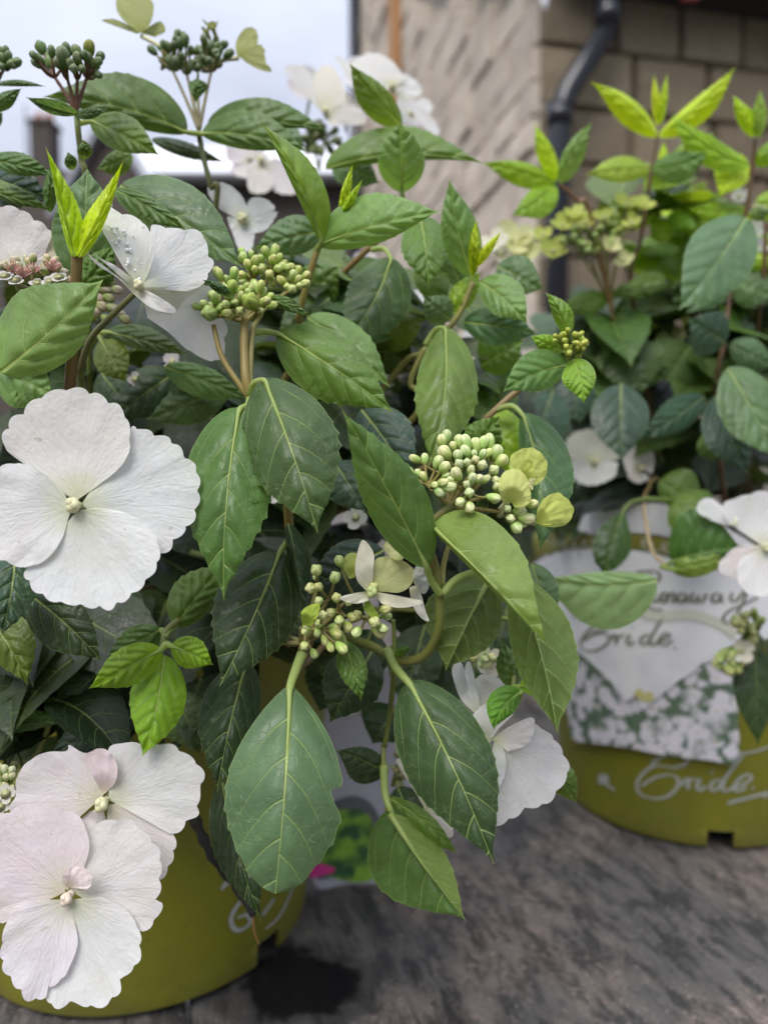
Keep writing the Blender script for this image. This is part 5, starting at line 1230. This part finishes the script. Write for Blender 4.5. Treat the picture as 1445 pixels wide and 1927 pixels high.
# =================================================================== flower heads (buds)
BC = (.72, .74, .38); BY = (.50, .56, .17); BD = (.23, .28, .14)
z7 = [(637, 1010, 40), (718, 1010, 36), (590, 1110, 38), (665, 1130, 32), (710, 1160, 34), (805, 1232, 34), (865, 860, 50), (905, 820, 42), (890, 960, 60), (830, 1040, 45), (885, 1080, 50), (1010, 860, 44), (1070, 865, 46), (1000, 985, 44), (1070, 950, 52), (1010, 1055, 46), (1075, 1045, 42), (990, 1140, 55), (1110, 1110, 38), (1150, 895, 50), (1215, 870, 46), (1270, 865, 48), (1255, 960, 36), (1330, 955, 52), (1200, 1065, 52), (1370, 1030, 50), (1305, 1105, 52), (1120, 1180, 42), (1075, 1230, 40), (1180, 1180, 36), (1230, 1185, 34), (1320, 1185, 40), (920, 1245, 55), (845, 1290, 46), (1095, 1295, 46), (1020, 1375, 42), (1100, 1420, 44), (1330, 1250, 42), (1300, 1340, 40), (870, 1210, 40), (940, 1190, 30), (1150, 1020, 40), (900, 1150, 36), (960, 900, 36), (1210, 970, 34), (1140, 970, 34)]
b2 = []
for x, y, r_ in z7:
    u = (x - 1000) / 430; v = (y - 1080) / 330; dep = 206 + 9 * (u * u + max(0, -v) * 1.0) - 3 * v + rnd.uniform(-1.5, 1.5)
    b2.append((640 + x / 4.516, 640 + y / 4.516, r_ / 4.516 * .92, dep))
for x, y, r_ in ((800, 755, 30), (835, 795, 30), (750, 795, 24), (782, 845, 28), (870, 718, 26), (660, 688, 26), (855, 790, 22), (735, 745, 20), (815, 820, 24), (690, 640, 24)):
    b2.append((700 + x / 2.89, 700 + y / 2.89, r_ / 2.89, 212 + rnd.uniform(-2, 2)))
head('l', [(804, 912, 210), (838, 892, 216), (866, 888, 213), (895, 880, 213), (925, 890, 216), (880, 925, 210), (945, 965, 216), (920, 935, 216)], (845, 955, 213), b2, BC, (.27, .24, .07))
b1 = [(462, 480), (475, 478), (455, 490), (480, 490), (468, 497), (500, 475), (517, 474), (493, 487), (508, 490), (525, 487), (532, 497), (520, 505), (497, 505), (480, 507), (545, 502), (560, 508), (562, 522), (576, 520), (572, 536), (553, 518), (540, 525), (530, 531), (541, 540), (552, 543), (528, 511), (440, 514), (413, 516), (425, 526), (444, 525), (458, 530), (475, 533), (462, 541), (470, 546), (450, 547), (490, 540), (497, 552), (509, 560), (511, 575), (495, 570), (490, 586), (420, 540), (430, 549), (405, 560), (370, 576), (384, 573), (409, 566), (416, 580), (426, 573), (441, 570), (455, 561), (450, 580), (435, 595), (441, 584), (470, 520), (456, 516), (535, 515), (500, 520), (515, 532), (400, 578), (410, 592), (425, 588)]
b1 = b1 + [(x + rnd.uniform(-9, 9), y + rnd.uniform(-7, 7)) for x, y in b1[::2]]
bb = [(x + rnd.uniform(-2, 2), y + rnd.uniform(-2, 2), rnd.uniform(6.2, 8.4), 228 + (10 if y < 535 and x > 445 else 0) + rnd.uniform(-5, 4) - (y - 530) * .04) for x, y in b1]
bb += [(472, 568, 15, 220, (.42, .50, .10)), (437, 541, 11, 224, (.42, .52, .12)), (395, 590, 15, 222, (.44, .53, .16)), (383, 548, 11, 228, (.36, .44, .09))]
head('l', [(476, 520, 238), (510, 512, 240), (548, 546, 238), (430, 572, 228), (402, 592, 226), (455, 585, 228), (485, 585, 228)], (462, 606, 227), bb, (.60, .64, .24), (.28, .25, .07))
z8 = [(565, 790, 32), (560, 830, 18), (535, 885, 30), (580, 880, 26), (580, 955, 25), (665, 830, 30), (690, 740, 26), (675, 940, 30), (600, 1035, 24), (645, 1020, 26), (690, 1060, 28), (580, 1080, 27), (570, 1125, 24), (510, 1120, 24), (665, 1100, 28), (670, 1130, 30), (735, 1095, 28), (785, 1125, 29), (610, 1170, 22), (675, 1170, 20), (640, 1205, 26), (700, 1210, 28), (500, 1200, 28), (552, 1242, 24), (760, 1040, 26), (790, 1030, 26), (880, 1070, 32), (900, 1120, 34), (925, 1105, 26), (870, 882, 26), (940, 1000, 30), (945, 1040, 24), (740, 965, 18)]
b3 = [(400 + x / 2.89, 800 + y / 2.89, r_ / 2.89 * .95, 214 + rnd.uniform(-4, 3)) for x, y, r_ in z8]
b3 += [(400 + x / 2.89, 800 + y / 2.89, 7.5, 232, (.30, .29, .15)) for x, y in ((390, 1085), (430, 1085), (360, 1135), (330, 1140), (410, 1180), (440, 1180), (235, 1255), (285, 1240), (265, 1210), (200, 1240), (345, 1120), (460, 1060))]
head('l', [(598, 1100, 222), (620, 1125, 220), (640, 1150, 219), (600, 1175, 218), (665, 1120, 220), (690, 1160, 220), (575, 1195, 220), (520, 1190, 236), (485, 1215, 236)], (572, 1210, 224), b3, (.68, .70, .30), (.26, .23, .08))
rb = lambda cx, cy, rx, ry, n, r_, d, dd: [(cx + rx * math.sqrt(rnd.random()) * math.cos(a_), cy + ry * math.sqrt(rnd.random()) * math.sin(a_), r_ * rnd.uniform(.8, 1.2), d + rnd.uniform(-dd, dd)) for a_ in [rnd.uniform(0, 6.28) for _ in range(n)]]
head('l', [(1060, 655, 248), (1075, 650, 246), (1090, 660, 246)], (1072, 684, 248), rb(1072, 645, 34, 27, 38, 5.2, 242, 5), (.52, .56, .10), GRN)
tl = [(78, 90, 9), (65, 105, 7), (75, 112, 7), (92, 107, 7), (98, 97, 7), (120, 108, 12), (125, 91, 8), (145, 97, 8), (146, 110, 8), (165, 108, 7), (185, 116, 7), (168, 93, 10), (155, 130, 6), (178, 136, 6), (95, 118, 9), (110, 120, 7), (135, 123, 8), (70, 120, 7), (180, 125, 7), (188, 108, 7), (160, 105, 7), (131, 98, 6), (140, 130, 7), (186, 141, 6), (84, 124, 6), (120, 128, 6), (150, 120, 6), (172, 118, 6)]
head('l', [(104, 146, 250), (128, 150, 248), (146, 150, 249), (164, 146, 251)], (144, 210, 252), [(x, y, r_ * 1.05, 247 + rnd.uniform(-5, 5), (.25, .29, .06) if (x, y) in ((168, 93),) else BD) for x, y, r_ in tl], BD, (.16, .075, .045))
head('l', [(325, 132, 296), (352, 140, 294), (372, 150, 296), (398, 134, 298)], (375, 246, 291), rb(355, 98, 72, 36, 62, 6.2, 296, 9) + rb(405, 100, 28, 34, 16, 6, 298, 6), (.20, .25, .13), (.20, .19, .07))
head('l', [(0, 135, 262), (8, 130, 262)], (-10, 165, 264), [(0, 100, 9, 260), (11, 98, 8, 260), (5, 112, 8, 260), (16, 106, 8, 260), (31, 118, 8, 260), (21, 121, 7, 260), (5, 126, 7, 260), (26, 124, 6, 260)], BD, (.14, .10, .05))
# open fertile florets on the left, pink stamens
fr = rb(60, 500, 62, 16, 26, 6, 221, 3)
head('l', [(20, 530, 224), (60, 535, 224), (105, 525, 224)], (110, 570, 226), [(x, y, r_, d, rnd.choice([(.62, .55, .36), (.66, .52, .46), (.60, .60, .34)])) for x, y, r_, d in fr] + [(x, y, 9, 222, rnd.choice([(.45, .44, .24), (.58, .47, .36)])) for x, y in ((120, 515), (130, 528), (100, 540), (205, 530), (198, 545), (205, 560), (190, 575), (212, 580), (225, 590), (180, 585), (235, 600), (200, 600), (220, 545), (170, 570), (185, 560))], (.6, .5, .4), (.30, .27, .12), tall=1.2)
st = MB()
for cx_, cy_ in ((25, 505), (62, 508), (100, 502), (45, 515)):
    for k in range(9):
        a = math.pi * (k + .5) / 9; st.tube([P(cx_, cy_ + 8, .219), P(cx_ + 16 * math.cos(a), cy_ - 14 * math.sin(a), .216)], [.00022, .00016], 5)
st.build('stamens', M['tissue'], PLANT['l'], P(60, 510, .219), (.78, .42, .40), True)
for cx_, cy_ in ((30, 528), (95, 530), (112, 522), (10, 520), (72, 533)):
    flower3('l', P(cx_, cy_, .217), Vector((.1, -.7, .7)), .0026, (.80, .78, .74), 4, .1)
fr = [(x, y) for x in (2, 12, 22) for y in (1448, 1462, 1480)]
head('l', [(5, 1500, 228), (18, 1480, 228)], (12, 1520, 232), [(x + rnd.uniform(-3, 3), y + rnd.uniform(-3, 3), 7, 226, (.58, .58, .34)) for x, y in fr], BC, GRN)
flower3('l', P(12, 1494, .222), Vector((.1, -.9, .3)), .0030, (.8, .78, .68), 4, .1); flower3('l', P(2, 1518, .222), Vector((.1, -.9, .3)), .0028, (.8, .78, .68), 4, .1)
head('r', [(1070, 450, 425), (1110, 450, 425), (1140, 440, 425), (1170, 450, 428)], (1146, 560, 440), rb(1105, 450, 48, 24, 40, 6.2, 420, 8) + rb(1160, 420, 30, 20, 16, 6, 424, 6), (.38, .44, .14), (.25, .25, .09))
head('r', [(1400, 1195, 385), (1425, 1190, 385)], (1440, 1230, 392), rb(1410, 1175, 30, 30, 26, 7, 380, 6) + rb(1370, 1245, 30, 26, 20, 7, 384, 5), (.50, .52, .22), GRN)
flower3('r', P(1393, 1225, .38), Vector((0, -.9, .3)), .007, CRM, 4, .4)
head('l', [(920, 1235, 262), (900, 1240, 262)], (940, 1260, 266), rb(912, 1240, 26, 14, 14, 6, 258, 4), BC, GRN)
head('l', [(955, 690, 330), (940, 700, 330)], (950, 720, 332), rb(930, 690, 26, 22, 16, 6.5, 325, 4), (.48, .5, .3), GRN)
head('l', [(752, 1430, 282), (745, 1450, 282)], (738, 1480, 280), rb(752, 1445, 16, 40, 14, 6, 278, 4), (.42, .40, .22), GRN)
head('l', [(610, 265, 430), (590, 270, 430)], (600, 320, 432), rb(600, 262, 40, 28, 40, 6, 428, 8), (.20, .22, .10), GRN)

# dead dark twig hanging over the near pot
tw = thing('dead_twig', P(432, 1680, .262), 'black dead twig hanging against the near lime pot', 'twig')
mb = MB(); mb.tube(spline([P(352, 1508, .268), P(375, 1560, .264), P(400, 1612, .262), P(440, 1665, .268), P(478, 1724, .264)], 6), [.0021 * (1 + .25 * math.sin(i * 1.7)) * (1 - .02 * i) for i in range(25)], 8); mb.build('twig', M['dark'], tw, smooth=True)
mb = MB(); mb.tube(spline([P(476, 1722, .264), P(478, 1750, .266), P(487, 1776, .27)], 5), .0003, 6); mb.build('fibre', M['tan'], tw)

# =================================================================== filler foliage inside the plants
def inside_poly(x, y, poly):
    c = False
    for i in range(len(poly)):
        (x1, y1), (x2, y2) = poly[i], poly[i - 1]
        if (y1 > y) != (y2 > y) and x < (x2 - x1) * (y - y1) / (y2 - y1) + x1: c = not c
    return c
def filler(pl, poly, n, drange, lr, cols, pos_ok=None, droop=(.3, .9), **kw):
    xs = [p[0] for p in poly]; ys = [p[1] for p in poly]; k = 0; root = wloc(PLANT[pl])
    while k < n:
        x, y = rnd.uniform(min(xs), max(xs)), rnd.uniform(min(ys), max(ys))
        if not inside_poly(x, y, poly): continue
        lo, hi = drange(x, y); p = P(x, y, rnd.uniform(lo, hi) / 1000)
        a = math.atan2(p.y - root.y, p.x - root.x) + rnd.uniform(-1.3, 1.3)
        D = Vector((math.cos(a), math.sin(a) - .25, rnd.uniform(-.9, .25))); N = Vector((rnd.uniform(-.5, .5), -.55 + rnd.uniform(-.4, .3), 1.0)); ln = rnd.uniform(*lr)
        e = p + D.normalized() * ln; sx, sy, sd = scr(e)
        if sd < lo / 1000 - .02: continue
        if not inside_poly(sx, min(sy, max(ys) - 1), [(q[0] + (30 if q[0] > 700 else -30), q[1] - 25) for q in poly]): continue
        L3(pl, p, D, N, ln, ln * rnd.uniform(.25, .32), rnd.choice(cols), .4, rnd.uniform(*droop), **kw); k += 1
polyL = [(-140, 380), (60, 380), (200, 470), (440, 470), (620, 400), (740, 430), (800, 560), (790, 760), (770, 1000), (720, 1220), (610, 1300), (480, 1400), (330, 1480), (-140, 1520)]
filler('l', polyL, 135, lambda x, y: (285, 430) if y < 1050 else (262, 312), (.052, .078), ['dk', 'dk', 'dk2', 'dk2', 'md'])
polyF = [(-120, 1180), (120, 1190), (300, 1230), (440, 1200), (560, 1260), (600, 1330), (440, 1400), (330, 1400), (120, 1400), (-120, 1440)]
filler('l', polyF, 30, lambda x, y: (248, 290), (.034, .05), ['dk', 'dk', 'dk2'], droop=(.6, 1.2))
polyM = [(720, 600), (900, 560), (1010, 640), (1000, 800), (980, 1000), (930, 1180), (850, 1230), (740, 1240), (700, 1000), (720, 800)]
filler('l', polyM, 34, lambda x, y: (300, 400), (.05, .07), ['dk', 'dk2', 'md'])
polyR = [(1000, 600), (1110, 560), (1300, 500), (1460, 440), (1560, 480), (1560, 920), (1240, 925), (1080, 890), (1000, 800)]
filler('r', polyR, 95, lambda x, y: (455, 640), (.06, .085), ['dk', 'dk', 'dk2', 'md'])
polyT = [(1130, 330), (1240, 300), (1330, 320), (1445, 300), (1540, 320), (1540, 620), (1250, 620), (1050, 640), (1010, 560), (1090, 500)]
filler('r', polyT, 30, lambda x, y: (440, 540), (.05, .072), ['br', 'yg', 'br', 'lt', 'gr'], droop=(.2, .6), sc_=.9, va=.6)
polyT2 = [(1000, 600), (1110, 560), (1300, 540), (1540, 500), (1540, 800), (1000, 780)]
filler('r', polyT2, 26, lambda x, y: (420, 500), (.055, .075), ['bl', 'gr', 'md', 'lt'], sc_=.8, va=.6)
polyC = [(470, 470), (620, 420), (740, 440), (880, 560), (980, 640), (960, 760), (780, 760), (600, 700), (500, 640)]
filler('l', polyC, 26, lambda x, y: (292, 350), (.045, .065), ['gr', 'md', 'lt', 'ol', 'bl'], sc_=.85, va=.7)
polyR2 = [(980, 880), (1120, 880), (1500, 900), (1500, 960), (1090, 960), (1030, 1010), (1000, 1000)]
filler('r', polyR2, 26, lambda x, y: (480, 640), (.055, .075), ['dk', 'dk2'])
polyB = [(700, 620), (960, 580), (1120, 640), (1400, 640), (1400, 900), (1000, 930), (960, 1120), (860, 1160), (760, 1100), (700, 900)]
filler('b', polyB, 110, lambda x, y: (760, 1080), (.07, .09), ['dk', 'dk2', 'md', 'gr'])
for pl, n_, hgt, sp_ in (('l', 9, .16, .10), ('r', 9, .20, .11), ('b', 8, .2, .11)):
    root = wloc(PLANT[pl])
    for k in range(n_):
        a = 6.283 * k / n_ + .4; r0_ = .03; mb = MB(); dirv = Vector((math.cos(a), math.sin(a), 0)); top = root + dirv * sp_ * rnd.uniform(.5, 1) + Vector((0, .02, hgt * rnd.uniform(.6, 1)))
        sp = spline([root + dirv * r0_ + Vector((0, 0, -.004)), root + dirv * (r0_ + .02) + Vector((0, 0, hgt * .45)), top], 6)
        mb.tube(sp, [.0026 - .0008 * i / len(sp) for i in range(len(sp))], 8); mb.build('stem', M['stem'], PLANT[pl], sp[0], (.10, .09, .03), True)

# rain drops on the upright white petal
mb = MB()
for k in range(26):
    x = rnd.uniform(0, 1); px_, py_ = 200 + 62 * x + rnd.gauss(0, 9), 400 + 118 * x + rnd.gauss(0, 12); r_ = rnd.uniform(.0002, .0006)
    d_ = 206 + 5 * (px_ - 266) / 100 - 4 * (py_ - 541) / 100 - 1.6; p = P(px_, py_, d_ / 1000); vs = []; fs = []
    for i in range(5):
        an = math.pi * i / 4
        for q_ in range(7): vs.append(p + Vector((r_ * math.sin(an) * math.cos(.8976 * q_), r_ * math.sin(an) * math.sin(.8976 * q_), r_ * 1.2 * math.cos(an))))
    for i in range(4):
        for q_ in range(7): fs.append((i * 7 + q_, (i + 1) * 7 + q_, (i + 1) * 7 + (q_ + 1) % 7, i * 7 + (q_ + 1) % 7))
    mb.add(vs, fs)
kk = NT('water'); wm_ = kk.done(kk.princ((.78, .79, .78), .06, .6))
tag(mb.build('rain_drops', wm_, WET_FLOWER, WL[WET_FLOWER.name], None, True), kind='stuff')
